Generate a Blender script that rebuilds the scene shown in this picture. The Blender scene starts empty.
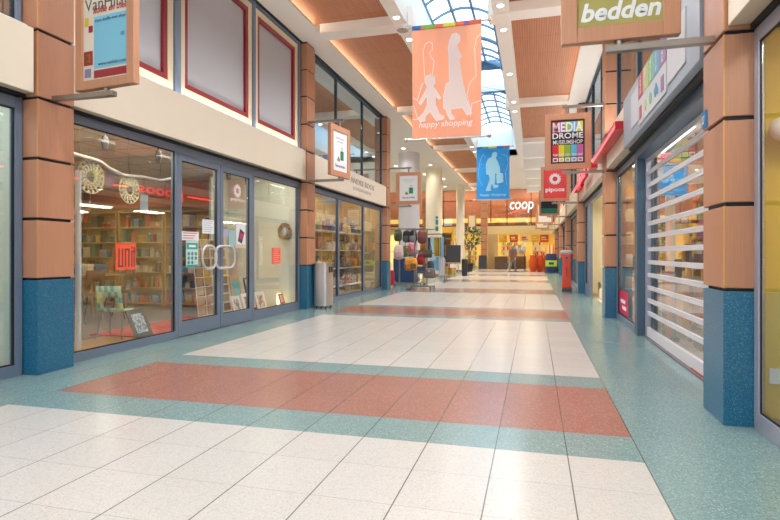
import bpy, bmesh, math, random
from mathutils import Vector, Matrix
SC = bpy.context.scene
COL = SC.collection
R = random.Random(7)
ORIG = {}

# ------------------------------------------------------------------ helpers
def S(r, g, b, a=1.0):
    def f(c):
        c /= 255.0
        return c / 12.92 if c <= 0.04045 else ((c + 0.055) / 1.055) ** 2.4
    return (f(r), f(g), f(b), a)

def newmat(name):
    m = bpy.data.materials.new(name); m.use_nodes = True
    nt = m.node_tree
    return m, nt, nt.nodes['Principled BSDF'], nt.nodes, nt.links

def mat(name, c, rough=0.5, metal=0.0, emis=None, es=1.0, var=0.0, scale=20.0, spec=0.5, stretch=None, bump=0.0):
    m, nt, b, N, L = newmat(name)
    b.inputs['Base Color'].default_value = c
    b.inputs['Roughness'].default_value = rough
    b.inputs['Metallic'].default_value = metal
    b.inputs['Specular IOR Level'].default_value = spec
    if emis:
        b.inputs['Emission Color'].default_value = emis
        b.inputs['Emission Strength'].default_value = es
    if var > 0 or bump > 0:
        tc = N.new('ShaderNodeNewGeometry'); mp = N.new('ShaderNodeMapping')
        L.new(tc.outputs['Position'], mp.inputs['Vector'])
        if stretch: mp.inputs['Scale'].default_value = stretch
        nz = N.new('ShaderNodeTexNoise'); nz.inputs['Scale'].default_value = scale; nz.inputs['Detail'].default_value = 4
        L.new(mp.outputs['Vector'], nz.inputs['Vector'])
        if var > 0:
            cr = N.new('ShaderNodeMix'); cr.data_type = 'RGBA'
            lo = tuple(v * (1 - var) for v in c[:3]) + (1,); hi = tuple(min(1, v * (1 + var)) for v in c[:3]) + (1,)
            cr.inputs[6].default_value = lo; cr.inputs[7].default_value = hi
            L.new(nz.outputs['Fac'], cr.inputs[0]); L.new(cr.outputs[2], b.inputs['Base Color'])
        if bump > 0:
            bp = N.new('ShaderNodeBump'); bp.inputs['Strength'].default_value = bump; bp.inputs['Distance'].default_value = 0.01
            L.new(nz.outputs['Fac'], bp.inputs['Height']); L.new(bp.outputs['Normal'], b.inputs['Normal'])
    return m

def emit(name, c, s):
    m, nt, b, N, L = newmat(name)
    N.remove(b); e = N.new('ShaderNodeEmission'); e.inputs[0].default_value = c; e.inputs[1].default_value = s
    L.new(e.outputs[0], N['Material Output'].inputs[0]); return m

def glass(name, tint=(0.96, 0.98, 0.98, 1), base=0.05, power=1.0, gcol=(1, 1, 1, 1)):
    m, nt, b, N, L = newmat(name); N.remove(b)
    g = N.new('ShaderNodeNewGeometry'); d = N.new('ShaderNodeVectorMath'); d.operation = 'DOT_PRODUCT'
    L.new(g.outputs['Incoming'], d.inputs[0]); L.new(g.outputs['Normal'], d.inputs[1])
    def mth(op, a, v=None):
        n = N.new('ShaderNodeMath'); n.operation = op
        if hasattr(a, 'name'): L.new(a, n.inputs[0])
        else: n.inputs[0].default_value = a
        if v is not None:
            if hasattr(v, 'name'): L.new(v, n.inputs[1])
            else: n.inputs[1].default_value = v
        return n.outputs[0]
    a = mth('ABSOLUTE', d.outputs['Value']); a = mth('SUBTRACT', 1.0, a); a = mth('POWER', a, 5.0)
    a = mth('MULTIPLY', a, (1 - base) * power); a = mth('ADD', a, base)
    t = N.new('ShaderNodeBsdfTransparent'); t.inputs[0].default_value = tint
    gl = N.new('ShaderNodeBsdfGlossy'); gl.inputs['Roughness'].default_value = 0.0; gl.inputs[0].default_value = gcol
    mx = N.new('ShaderNodeMixShader'); L.new(a, mx.inputs[0]); L.new(t.outputs[0], mx.inputs[1]); L.new(gl.outputs[0], mx.inputs[2])
    L.new(mx.outputs[0], N['Material Output'].inputs[0]); return m

def speckle(name, cols, scale=90.0, rough=0.3, spec=0.5):
    """terrazzo: small chips of a few colours"""
    m, nt, b, N, L = newmat(name)
    g = N.new('ShaderNodeNewGeometry'); v = N.new('ShaderNodeTexVoronoi'); v.inputs['Scale'].default_value = scale
    L.new(g.outputs['Position'], v.inputs['Vector'])
    s = N.new('ShaderNodeSeparateColor'); L.new(v.outputs['Color'], s.inputs[0])
    cr = N.new('ShaderNodeValToRGB'); cr.color_ramp.interpolation = 'CONSTANT'
    e = cr.color_ramp.elements
    e[0].position = 0; e[0].color = cols[0]; e[1].position = cols[1][0]; e[1].color = cols[1][1]
    for p, c in cols[2:]:
        k = e.new(p); k.color = c
    L.new(s.outputs[0], cr.inputs[0]); L.new(cr.outputs[0], b.inputs['Base Color'])
    b.inputs['Roughness'].default_value = rough; b.inputs['Specular IOR Level'].default_value = spec
    return m

SUB = {'print': ('sign_face','sheet','cloth','drum','board'), 'lettering': ('sign_face','sheet','cloth','plate','colour_panel'), 'emblem': ('sign_face',), 'figure_print': ('cloth',),
       'line_print': ('cloth',), 'clasp': ('bag_body',), 'castor': ('base_frame',), 'button': ('dial',), 'lens': ('trim_ring',), 'edge_strip': ('wood_cladding',), 'bar_face': ('light_bar',),
       'letter_faces': ('letters',), 'opening': ('body',), 'gasket': ('frame',), 'chalk_lines': ('board',), 'wheel': ('case_shell',), 'picture': ('picture_frame',), 'rim': ('vase_body',)}
def sub_parent(name, parent):
    if name in SUB and parent.type == 'EMPTY':
        for c in reversed(list(parent.children)):
            if c.name.split('.')[0] in SUB[name]: return c
    return parent
class MB:
    def __init__(s): s.bm = bmesh.new(); s.k = 0
    def m(s, k): s.k = k; return s
    def _f(s, vs):
        try:
            f = s.bm.faces.new(vs); f.material_index = s.k; return f
        except ValueError: return None
    def box(s, x0, y0, z0, x1, y1, z1):
        if x0 > x1: x0, x1 = x1, x0
        if y0 > y1: y0, y1 = y1, y0
        if z0 > z1: z0, z1 = z1, z0
        v = [s.bm.verts.new(p) for p in ((x0,y0,z0),(x1,y0,z0),(x1,y1,z0),(x0,y1,z0),(x0,y0,z1),(x1,y0,z1),(x1,y1,z1),(x0,y1,z1))]
        for q in ((3,2,1,0),(4,5,6,7),(0,1,5,4),(1,2,6,5),(2,3,7,6),(3,0,4,7)): s._f([v[i] for i in q])
        return s
    def obox(s, c, ux, uy, uz, hx, hy, hz):
        c = Vector(c); ux = Vector(ux).normalized() * hx; uy = Vector(uy).normalized() * hy; uz = Vector(uz).normalized() * hz
        v = [s.bm.verts.new(c + a*ux + b*uy + d*uz) for d in (-1,1) for a, b in ((-1,-1),(1,-1),(1,1),(-1,1))]
        for q in ((3,2,1,0),(4,5,6,7),(0,1,5,4),(1,2,6,5),(2,3,7,6),(3,0,4,7)): s._f([v[i] for i in q])
        return s
    def quad(s, *p): s._f([s.bm.verts.new(q) for q in p]); return s
    def prism(s, pts, o, u, v, t):
        """polygon pts (a,b) in the plane o + a*u + b*v, thickened by vector t"""
        o, u, v, t = Vector(o), Vector(u), Vector(v), Vector(t)
        a = [s.bm.verts.new(o + u*p[0] + v*p[1]) for p in pts]; b = [s.bm.verts.new(o + u*p[0] + v*p[1] + t) for p in pts]
        s._f(a[::-1]); s._f(b); n = len(pts)
        for i in range(n): s._f([a[i], a[(i+1)%n], b[(i+1)%n], b[i]])
        return s
    def tube(s, pts, r, n=10, cap=True, closed=False):
        pts = [Vector(p) for p in pts]; rings = []; m = len(pts)
        up = Vector((0.13, 0.31, 0.94)).normalized()
        for i, p in enumerate(pts):
            a = pts[(i-1) % m] if (i > 0 or closed) else p; b = pts[(i+1) % m] if (i < m-1 or closed) else p
            d = (b - a).normalized()
            x = d.cross(up)
            if x.length < 0.05: x = d.cross(Vector((1, 0, 0)))
            x.normalize(); y = d.cross(x).normalized()
            rr = r[i] if isinstance(r, (list, tuple)) else r
            rings.append([s.bm.verts.new(p + rr*(math.cos(2*math.pi*k/n)*x + math.sin(2*math.pi*k/n)*y)) for k in range(n)])
        for i in range(m if closed else m-1):
            A, B = rings[i], rings[(i+1) % m]
            for k in range(n): s._f([A[k], A[(k+1)%n], B[(k+1)%n], B[k]])
        if cap and not closed: s._f(rings[0][::-1]); s._f(rings[-1])
        return s
    def lathe(s, prof, c=(0,0,0), n=24, axis='Z'):
        rings = []
        for r, h in prof:
            ring = []
            for k in range(n):
                a = 2*math.pi*k/n; q = (r*math.cos(a), r*math.sin(a), h)
                if axis == 'X': q = (h, q[0], q[1])
                if axis == 'Y': q = (q[0], h, q[1])
                ring.append(s.bm.verts.new((c[0]+q[0], c[1]+q[1], c[2]+q[2])))
            rings.append(ring)
        for A, B in zip(rings, rings[1:]):
            for k in range(n): s._f([A[k], A[(k+1)%n], B[(k+1)%n], B[k]])
        s._f(rings[0][::-1]); s._f(rings[-1]); return s
    def blob(s, c, r, e=0.5, n=14, m=9, taper=0.0):
        """superellipsoid: e=1 round, e->0 boxy"""
        def w(t): return math.copysign(abs(t)**e, t)
        rings = []
        for j in range(m+1):
            ph = -math.pi/2 + math.pi*j/m; cz = w(math.sin(ph)); cr = abs(math.cos(ph))**e if 0 < j < m else 0.02
            tp = 1 - taper*(cz+1)/2
            rings.append([s.bm.verts.new((c[0]+r[0]*cr*w(math.cos(2*math.pi*k/n))*tp, c[1]+r[1]*cr*w(math.sin(2*math.pi*k/n))*tp, c[2]+r[2]*cz)) for k in range(n)])
        for A, B in zip(rings, rings[1:]):
            for k in range(n): s._f([A[k], A[(k+1)%n], B[(k+1)%n], B[k]])
        s._f(rings[0][::-1]); s._f(rings[-1]); return s
    def text(s, body, o, u, v, h, width=None, bold=0.0, shear=0.0, t=0.002, center=False, up=None):
        """letters: lower-left at o, reading along u, up along v, x-height box h; thickness t towards u x v"""
        cu = bpy.data.curves.new('t', 'FONT'); cu.body = body; cu.size = 1.0; cu.offset = bold; cu.shear = shear
        cu.extrude = 0.5; cu.resolution_u = 3
        ob = bpy.data.objects.new('t', cu); COL.objects.link(ob)
        dg = bpy.context.evaluated_depsgraph_get(); me = bpy.data.meshes.new_from_object(ob.evaluated_get(dg))
        bpy.data.objects.remove(ob); bpy.data.curves.remove(cu)
        if not me.vertices: return s
        xs = [q.co.x for q in me.vertices]; x0, x1 = min(xs), max(xs)
        sx = h if width is None else width / (x1 - x0)
        o, u, v = Vector(o), Vector(u).normalized(), Vector(v).normalized(); n = u.cross(v)
        off = -(x1 + x0)/2*sx if center else -x0*sx
        vs = [s.bm.verts.new(o + u*(q.co.x*sx + off) + v*(q.co.y*h) + n*((q.co.z+0.5)*t)) for q in me.vertices]
        for p in me.polygons: s._f([vs[i] for i in p.vertices])
        bpy.data.meshes.remove(me); return s
    def stroke(s, pts, o, u, v, w, t=0.0015):
        """flat pen line through pts (a,b)"""
        o, u, v = Vector(o), Vector(u), Vector(v); n = u.cross(v).normalized() * t
        for (a0, b0), (a1, b1) in zip(pts, pts[1:]):
            d = math.hypot(a1-a0, b1-b0)
            if d < 1e-6: continue
            px, py = -(b1-b0)/d*w/2, (a1-a0)/d*w/2; ex, ey = (a1-a0)/d*w*0.3, (b1-b0)/d*w*0.3
            s.prism([(a0-px-ex, b0-py-ey), (a1-px+ex, b1-py+ey), (a1+px+ex, b1+py+ey), (a0+px-ex, b0+py-ey)], o, u, v, n)
        return s
    def build(s, name, mats, parent=None, smooth=False, bevel=0.0, recalc=True):
        if recalc: bmesh.ops.recalc_face_normals(s.bm, faces=s.bm.faces)
        if parent is not None: parent = sub_parent(name, parent)
        if parent is not None and parent.name in ORIG:
            bmesh.ops.translate(s.bm, vec=-ORIG[parent.name], verts=s.bm.verts)
        me = bpy.data.meshes.new(name); s.bm.to_mesh(me); s.bm.free()
        for q in (mats if isinstance(mats, (list, tuple)) else [mats]): me.materials.append(q)
        if smooth:
            for p in me.polygons: p.use_smooth = True
            try: me.set_sharp_from_angle(angle=math.radians(smooth if smooth is not True else 50))
            except Exception: pass
        o = bpy.data.objects.new(name, me); COL.objects.link(o)
        if parent is not None:
            o.parent = parent
            if parent.name in ORIG: ORIG[o.name] = ORIG[parent.name]
        if bevel > 0:
            md = o.modifiers.new('bevel', 'BEVEL'); md.width = bevel; md.segments = 2; md.limit_method = 'ANGLE'
        return o

def tag(o, label=None, cat=None, group=None, kind=None):
    if label: o['label'] = label
    if cat: o['category'] = cat
    if group: o['group'] = group
    if kind: o['kind'] = kind
    return o
def thing(name, loc, label, cat, group=None, kind=None):
    o = bpy.data.objects.new(name, None); COL.objects.link(o); o.location = loc; o.empty_display_size = 0.1
    ORIG[o.name] = Vector(loc)
    return tag(o, label, cat, group, kind)
def struct(name, loc=(0,0,0)):
    return thing(name, loc, None, None, None, 'structure')
def st(mb, name, m, **k):
    return tag(mb.build(name, m, **k), kind='structure')
def copy_tree(o, parent=None):
    c = o.copy(); COL.objects.link(c)
    if parent: c.parent = parent
    for ch in list(o.children): copy_tree(ch, c)
    return c
X3, Y3, Z3 = (1,0,0), (0,1,0), (0,0,1)
NY = (0,-1,0)

# ------------------------------------------------------------------ materials
def wood_mat(name, c, dark=0.8, sc=1.0):
    m, nt, b, N, L = newmat(name)
    g = N.new('ShaderNodeNewGeometry'); mp = N.new('ShaderNodeMapping'); mp.inputs['Scale'].default_value = (40*sc, 40*sc, 1.6*sc)
    L.new(g.outputs['Position'], mp.inputs['Vector'])
    nz = N.new('ShaderNodeTexNoise'); nz.inputs['Scale'].default_value = 2.2; nz.inputs['Detail'].default_value = 5
    L.new(mp.outputs['Vector'], nz.inputs['Vector'])
    cr = N.new('ShaderNodeValToRGB'); e = cr.color_ramp.elements
    e[0].position = 0.25; e[0].color = tuple(v*dark for v in c[:3]) + (1,); e[1].position = 0.75; e[1].color = c
    L.new(nz.outputs['Fac'], cr.inputs[0]); L.new(cr.outputs[0], b.inputs['Base Color'])
    b.inputs['Roughness'].default_value = 0.38; return m
M = {}
M['wood'] = wood_mat('pink beech laminate', S(187,134,105), 0.85)
M['signwood'] = wood_mat('sign frame beech', S(196,142,110), 0.85)
M['edge'] = mat('golden edge banding', S(205,150,95), 0.4)
M['black'] = mat('black joint', S(18,18,20), 0.6)
M['blue'] = speckle('blue terrazzo', [S(18,84,118), (0.3, S(26,98,132)), (0.72, S(40,112,146)), (0.94, S(84,140,166))], 210, 0.28)
M['cream'] = mat('cream fascia', S(230,219,200), 0.32, var=0.02, scale=3)
M['soffit'] = mat('warm white plaster', S(246,240,232), 0.6)
M['white'] = mat('white paint', S(240,240,238), 0.5)
M['shaft'] = mat('white skylight shaft', S(232,244,250), 0.5)
M['frame'] = mat('blue grey aluminium', S(112,128,150), 0.35, 0.15)
M['frame_l'] = mat('light grey aluminium', S(165,166,180), 0.35, 0.2)
M['frame_d'] = mat('slate blue aluminium', S(66,92,112), 0.4, 0.1)
M['gasket'] = mat('black gasket', S(15,17,20), 0.5)
M['greyfascia'] = mat('blue grey fascia board', S(150,162,174), 0.35)
M['glass'] = glass('shop glass', base=0.08)
M['glass_up'] = glass('upper window glass', (0.86,0.9,0.9,1), 0.6, 1.0, (0.8, 0.93, 1.0, 1))
M['glass_roof'] = glass('roof glass', (0.97,0.99,1,1), 0.02)
M['steel'] = mat('brushed steel', S(190,186,180), 0.3, 0.9)
M['chrome'] = mat('polished steel', S(215,215,220), 0.12, 1.0)
M['rib'] = mat('blue steel', S(88,128,165), 0.45)
M['panelgrey'] = mat('pale grey board', S(180,182,190), 0.45, var=0.02, scale=1.5)
M['panelred'] = mat('red lacquer', S(138,26,34), 0.3)
M['panelcream'] = mat('cream lacquer', S(226,212,184), 0.35)
M['cove'] = emit('warm cove light', (1.0,0.87,0.64,1), 5.5)
M['lamp'] = emit('downlight lens', (1.0,0.93,0.82,1), 9.0)
M['shop_lamp_fill'] = emit('shop lamps and added fill', (1.0,0.90,0.74,1), 26.0)
M['signpanel'] = mat('sign panel white', S(196,197,202), 0.5)
M['arm'] = mat('sign arm steel', S(150,142,134), 0.3, 0.85)
M['redlight'] = emit('red lit sign face', (1.0,0.06,0.07,1), 7.0)
M['redbox'] = mat('red sign plastic', S(182,22,40), 0.3, emis=S(210,20,35), es=0.05)
M['whitelight'] = emit('white lit letters', (1.0,0.98,0.95,1), 1.25)
M['swoosh'] = emit('red lit swoosh', (1.0,0.16,0.08,1), 1.4)
M['paper'] = mat('white paper', S(232,236,240), 0.6)
M['orange'] = mat('orange vinyl', S(240,90,60), 0.5)
M['teal'] = mat('teal print', S(60,160,160), 0.5)
M['yellow'] = mat('yellow paint', S(226,180,40), 0.5)
M['dark'] = mat('dark grey plastic', S(45,46,52), 0.5)
M['tan'] = mat('tan laminate', S(176,140,96), 0.5, var=0.1, scale=8)
M['oak'] = wood_mat('light oak', S(205,160,105), 0.8)
M['floorwood'] = mat('oak shop floor', S(190,140,86), 0.3, var=0.15, scale=6, stretch=(4,0.6,1))
M['carpet'] = mat('red carpet', S(176,52,42), 0.9, var=0.1, scale=60)
M['shopdark'] = mat('dark grey shop floor', S(118,108,100), 0.35)
M['pale'] = mat('pale shop wall', S(210,216,204), 0.6)
M['shopwall'] = mat('warm shop wall', S(170,142,100), 0.6, var=0.06, scale=2)
M['olive'] = mat('olive yellow wall', S(214,188,50), 0.55, var=0.08, scale=1.2)
C_ = {}
def cm(r, g, b, rough=0.55, **k):
    q = (r, g, b, rough)
    if q not in C_: C_[q] = mat('colour_%d_%d_%d' % (r, g, b), S(r, g, b), rough, **k)
    return C_[q]

def ceiling_tile_mat():
    m, nt, b, N, L = newmat('ceiling tiles')
    g = N.new('ShaderNodeNewGeometry'); bt = N.new('ShaderNodeTexBrick'); L.new(g.outputs['Position'], bt.inputs['Vector'])
    bt.offset = 0; bt.inputs['Scale'].default_value = 1; bt.inputs['Brick Width'].default_value = 0.6; bt.inputs['Row Height'].default_value = 0.6
    bt.inputs['Mortar Size'].default_value = 0.01
    bt.inputs['Color1'].default_value = S(236,230,216); bt.inputs['Color2'].default_value = S(230,223,209); bt.inputs['Mortar'].default_value = S(150,140,125)
    L.new(bt.outputs['Color'], b.inputs['Base Color']); b.inputs['Roughness'].default_value = 0.8; return m
M['tiles'] = ceiling_tile_mat()

def slat_mat():
    m, nt, b, N, L = newmat('slatted beech ceiling')
    g = N.new('ShaderNodeNewGeometry'); s = N.new('ShaderNodeSeparateXYZ'); L.new(g.outputs['Position'], s.inputs[0])
    def mth(op, a, v):
        n = N.new('ShaderNodeMath'); n.operation = op; L.new(a, n.inputs[0]); n.inputs[1].default_value = v; return n.outputs[0]
    x = mth('GREATER_THAN', mth('FRACT', mth('MULTIPLY', s.outputs[0], 22.0), 0), 0.78)
    y = mth('GREATER_THAN', mth('FRACT', mth('MULTIPLY', s.outputs[1], 1/0.94), 0), 0.985)
    mp = N.new('ShaderNodeMapping'); mp.inputs['Scale'].default_value = (8, 0.5, 1); L.new(g.outputs['Position'], mp.inputs[0])
    nz = N.new('ShaderNodeTexNoise'); nz.inputs['Scale'].default_value = 2.5; L.new(mp.outputs[0], nz.inputs['Vector'])
    c0 = N.new('ShaderNodeMix'); c0.data_type = 'RGBA'; c0.inputs[6].default_value = S(166,102,66); c0.inputs[7].default_value = S(200,132,90); L.new(nz.outputs['Fac'], c0.inputs[0])
    mx = N.new('ShaderNodeMath'); mx.operation = 'MAXIMUM'; L.new(x, mx.inputs[0]); L.new(y, mx.inputs[1])
    sc = mth('MULTIPLY', mx.outputs[0], 0.6)
    c1 = N.new('ShaderNodeMix'); c1.data_type = 'RGBA'; L.new(sc, c1.inputs[0]); L.new(c0.outputs[2], c1.inputs[6]); c1.inputs[7].default_value = S(120,66,40)
    L.new(c1.outputs[2], b.inputs['Base Color']); b.inputs['Roughness'].default_value = 0.5; return m
M['slat'] = slat_mat()

TW, TD, TX0, TY0 = 0.3885, 0.40212, 0.5625, 3.0966
def floor_mat():
    m, nt, b, N, L = newmat('terrazzo floor tiles')
    g = N.new('ShaderNodeNewGeometry'); s = N.new('ShaderNodeSeparateXYZ'); L.new(g.outputs['Position'], s.inputs[0])
    def mth(op, a, v=0.0, w=None):
        n = N.new('ShaderNodeMath'); n.operation = op
        for k, q in enumerate((a, v, w)):
            if q is None: continue
            if hasattr(q, 'links'): L.new(q, n.inputs[k])
            else: n.inputs[k].default_value = q
        return n.outputs[0]
    i = mth('DIVIDE', mth('SUBTRACT', s.outputs[0], TX0), TW); j = mth('DIVIDE', mth('SUBTRACT', s.outputs[1], TY0), TD)
    jm = mth('FLOORED_MODULO', j, 15.0)
    inx = mth('MULTIPLY', mth('GREATER_THAN', i, -11.0), mth('LESS_THAN', i, 0.0))
    red = mth('MULTIPLY', mth('MULTIPLY', mth('GREATER_THAN', jm, 1.0), mth('LESS_THAN', jm, 4.0)), inx)
    # beyond the third column the hall widens: white field again at the far left
    far = mth('MULTIPLY', mth('GREATER_THAN', s.outputs[1], 16.6), mth('LESS_THAN', i, -14.0))
    wht = mth('MULTIPLY', mth('GREATER_THAN', jm, 5.0), mth('MAXIMUM', inx, far))
    def terr(ca, cb, cc, cd):
        v = N.new('ShaderNodeTexVoronoi'); v.inputs['Scale'].default_value = 150; L.new(g.outputs['Position'], v.inputs['Vector'])
        sp = N.new('ShaderNodeSeparateColor'); L.new(v.outputs['Color'], sp.inputs[0])
        cr = N.new('ShaderNodeValToRGB'); cr.color_ramp.interpolation = 'CONSTANT'; e = cr.color_ramp.elements
        e[0].position = 0; e[0].color = ca; e[1].position = 0.3; e[1].color = cb; k = e.new(0.75); k.color = cc; k = e.new(0.94); k.color = cd
        L.new(sp.outputs[0], cr.inputs[0]); return cr.outputs[0]
    tw = terr(S(184,181,176), S(189,186,181), S(194,191,186), S(176,171,165))
    tt = terr(S(106,132,132), S(117,143,143), S(127,152,152), S(148,168,168))
    tr = terr(S(140,95,85), S(150,103,92), S(158,111,100), S(170,130,118))
    def mix(f, a, c):
        n = N.new('ShaderNodeMix'); n.data_type = 'RGBA'
        for k, q in ((0, f), (6, a), (7, c)):
            if hasattr(q, 'links'): L.new(q, n.inputs[k])
            else: n.inputs[k].default_value = q
        return n.outputs[2]
    c = mix(red, tt, tr); c = mix(wht, c, tw)
    # tile to tile tone
    wn = N.new('ShaderNodeTexWhiteNoise'); wn.noise_dimensions = '2D'; cv = N.new('ShaderNodeCombineXYZ')
    L.new(mth('FLOOR', i), cv.inputs[0]); L.new(mth('FLOOR', j), cv.inputs[1]); L.new(cv.outputs[0], wn.inputs['Vector'])
    hs = N.new('ShaderNodeHueSaturation'); L.new(c, hs.inputs['Color']); L.new(mth('MULTIPLY_ADD', wn.outputs['Value'], 0.05, 0.975), hs.inputs['Value'])
    c = hs.outputs[0]
    # joints: dark between columns of tiles, finer across
    fi = mth('FRACT', i); fj = mth('FRACT', j)
    ei = mth('MULTIPLY', mth('MINIMUM', fi, mth('SUBTRACT', 1.0, fi)), TW); ej = mth('MULTIPLY', mth('MINIMUM', fj, mth('SUBTRACT', 1.0, fj)), TD)
    gi = mth('MULTIPLY', mth('LESS_THAN', ei, 0.0032), mth('LESS_THAN', i, 0.5)); 
    gj = mth('LESS_THAN', ej, 0.0018)
    g2 = mth('MULTIPLY', mth('LESS_THAN', ei, 0.002), mth('GREATER_THAN', i, 0.5))
    c = mix(mth('MULTIPLY', mth('MAXIMUM', gj, g2), 0.55), c, S(120,120,118))
    sidef = mth('MULTIPLY_ADD', mth('GREATER_THAN', i, -8.0), 0.35, 0.45)
    c = mix(mth('MULTIPLY', gi, sidef), c, S(70,66,62))
    L.new(c, b.inputs['Base Color']); b.inputs['Roughness'].default_value = 0.21; b.inputs['Specular IOR Level'].default_value = 0.55
    return m
M['floor'] = floor_mat()
DL = 190; UP = 32
# ------------------------------------------------------------------ camera, world
cam = bpy.data.objects.new('camera', bpy.data.cameras.new('camera')); COL.objects.link(cam)
cam.location = (0, 0, 1.1); cam.rotation_euler = (math.pi/2, 0, 0.26117)
cam.data.sensor_width = 36; cam.data.lens = 36*540.64/780; cam.data.shift_y = -6.26/780; cam.data.clip_start = 0.05
SC.camera = cam
SC.view_settings.view_transform = 'Standard'; SC.view_settings.look = 'None'
SC.view_settings.gamma = 1.0; SC.view_settings.use_curve_mapping = False
SC.view_settings.exposure = -0.02
SC.cycles.use_denoising = True; SC.cycles.max_bounces = 9; SC.cycles.diffuse_bounces = 4; SC.cycles.glossy_bounces = 4
SC.cycles.transparent_max_bounces = 24; SC.cycles.sample_clamp_indirect = 6.0; SC.cycles.sample_clamp_direct = 0
SC.cycles.caustics_reflective = False; SC.cycles.caustics_refractive = False
w = bpy.data.worlds.new('sky'); SC.world = w; w.use_nodes = True
N, L = w.node_tree.nodes, w.node_tree.links
bg = N['Background']; tc = N.new('ShaderNodeTexCoord'); sx = N.new('ShaderNodeSeparateXYZ'); L.new(tc.outputs['Generated'], sx.inputs[0])
cr = N.new('ShaderNodeValToRGB'); e = cr.color_ramp.elements
e[0].position = 0.0; e[0].color = (0.80, 0.88, 0.98, 1); e[1].position = 0.9; e[1].color = (0.66, 0.84, 1.0, 1)
nz = N.new('ShaderNodeTexNoise'); nz.inputs['Scale'].default_value = 3.0; nz.inputs['Detail'].default_value = 5; L.new(tc.outputs['Generated'], nz.inputs['Vector'])
mx = N.new('ShaderNodeMix'); mx.data_type = 'RGBA'; L.new(sx.outputs[2], cr.inputs[0]); L.new(nz.outputs['Fac'], mx.inputs[0])
L.new(cr.outputs[0], mx.inputs[6]); mx.inputs[7].default_value = (1.0, 1.0, 1.0, 1); L.new(mx.outputs[2], bg.inputs[0])
bg.inputs[1].default_value = SKY = 3.4

def spot(name, x, y, z, power, col=(1,0.9,0.76), size=150, blend=0.8, r=0.06):
    l = bpy.data.lights.new(name, 'SPOT'); l.energy = power; l.color = col; l.spot_size = math.radians(size); l.spot_blend = blend; l.shadow_soft_size = r
    o = bpy.data.objects.new(name, l); COL.objects.link(o); o.location = (x, y, z); return o

# ------------------------------------------------------------------ floor and ceiling
YB, YE = -7.0, 40.3          # rear and far end of what is modelled
BY = [3.6 + 6*k for k in range(-1, 7)]      # cross beams
CY = [3.9 + 6*k for k in range(-2, 7)]      # clad columns
st(MB().box(-13, YB, -0.2, 1.5, YE + 8, 0), 'floor', M['floor'])

Zc = 5.3
XL, XL1, XA0, XA1, XR0, XR = -4.62, -3.95, -2.25, -0.70, 0.90, 1.45
c = MB()
c.box(XL, YB, Zc, XL1, 35.9, Zc+0.05).box(XL, YB, Zc+0.05, XL1-0.13, 35.9, Zc+0.3)   # ledge on the left with its light trough
c.box(-2.49, YB, Zc, XA0, 35.9, Zc+0.3); c.box(XA1, YB, Zc, -0.42, 21, Zc+0.3)   # beams beside the skylight
c.box(XR0, YB, Zc, XR, 35.9, Zc+0.05).box(XR0+0.16, YB, Zc+0.05, XR, 35.9, Zc+0.3)
for y in BY[:-1]:
    c.box(XL1, y, Zc, -2.49, y+0.38, Zc+0.32); c.box(-2.49, y, Zc-0.04, XA0+0.09, y+0.38, Zc+0.32)
    if y < 20: c.box(-0.42, y, Zc, XR0, y+0.38, Zc+0.32); c.box(XA1-0.09, y, Zc-0.04, -0.42, y+0.38, Zc+0.32)
c.box(XL1-0.35, YB, Zc+0.3, -2.40, 35.9, Zc+0.34); c.box(-0.5, YB, Zc+0.3, XR0+0.35, 21.3, Zc+0.34)
st(c, 'ceiling', M['soffit'])
# plain ceiling over the far right, over the wide left part, beyond the skylight
st(MB().box(-13, 16.3, Zc, XL, 35.9, Zc+0.2), 'ceiling', M['soffit'])
st(MB().box(XA0, 23.6, Zc, XR0, 35.9, Zc+0.25).box(-0.70, 21.0, Zc, XR0, 23.6, Zc+0.25), 'ceiling', M['soffit'])
for k, y in enumerate((21.4, 24.4, 27.4, 30.4, 33.4)):
    st(MB().box(-0.45, y, 4.8, XR0+0.3, y+0.3, Zc+0.02), 'ceiling_beam', M['soffit'])
st(MB().box(-13, 35.9, 6.5, 2.5, YE, 6.7).box(-13, 35.7, 5.3, 2.5, 35.9, 6.6), 'ceiling', M['soffit'])
# wooden ceiling fields with their cove lights
for k, y in enumerate(BY[:-1]):
    y1 = min(y + 6.0, 35.9)
    st(MB().box(XL1-0.12, y+0.39, Zc+0.17, -2.49, y1-0.01, Zc+0.2), 'ceiling_wood_panel', M['slat'])
    st(MB().box(XL1-0.128, y+0.40, Zc+0.06, XL1-0.11, y1-0.02, Zc+0.165), 'ceiling_cove_light', M['cove'])
    if y < 20:
        st(MB().box(-0.42, y+0.39, Zc+0.17, XR0+0.15, y1-0.01, Zc+0.2), 'ceiling_wood_panel', M['slat'])
        st(MB().box(XR0+0.14, y+0.40, Zc+0.06, XR0+0.158, y1-0.02, Zc+0.165), 'ceiling_cove_light', M['cove'])
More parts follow.
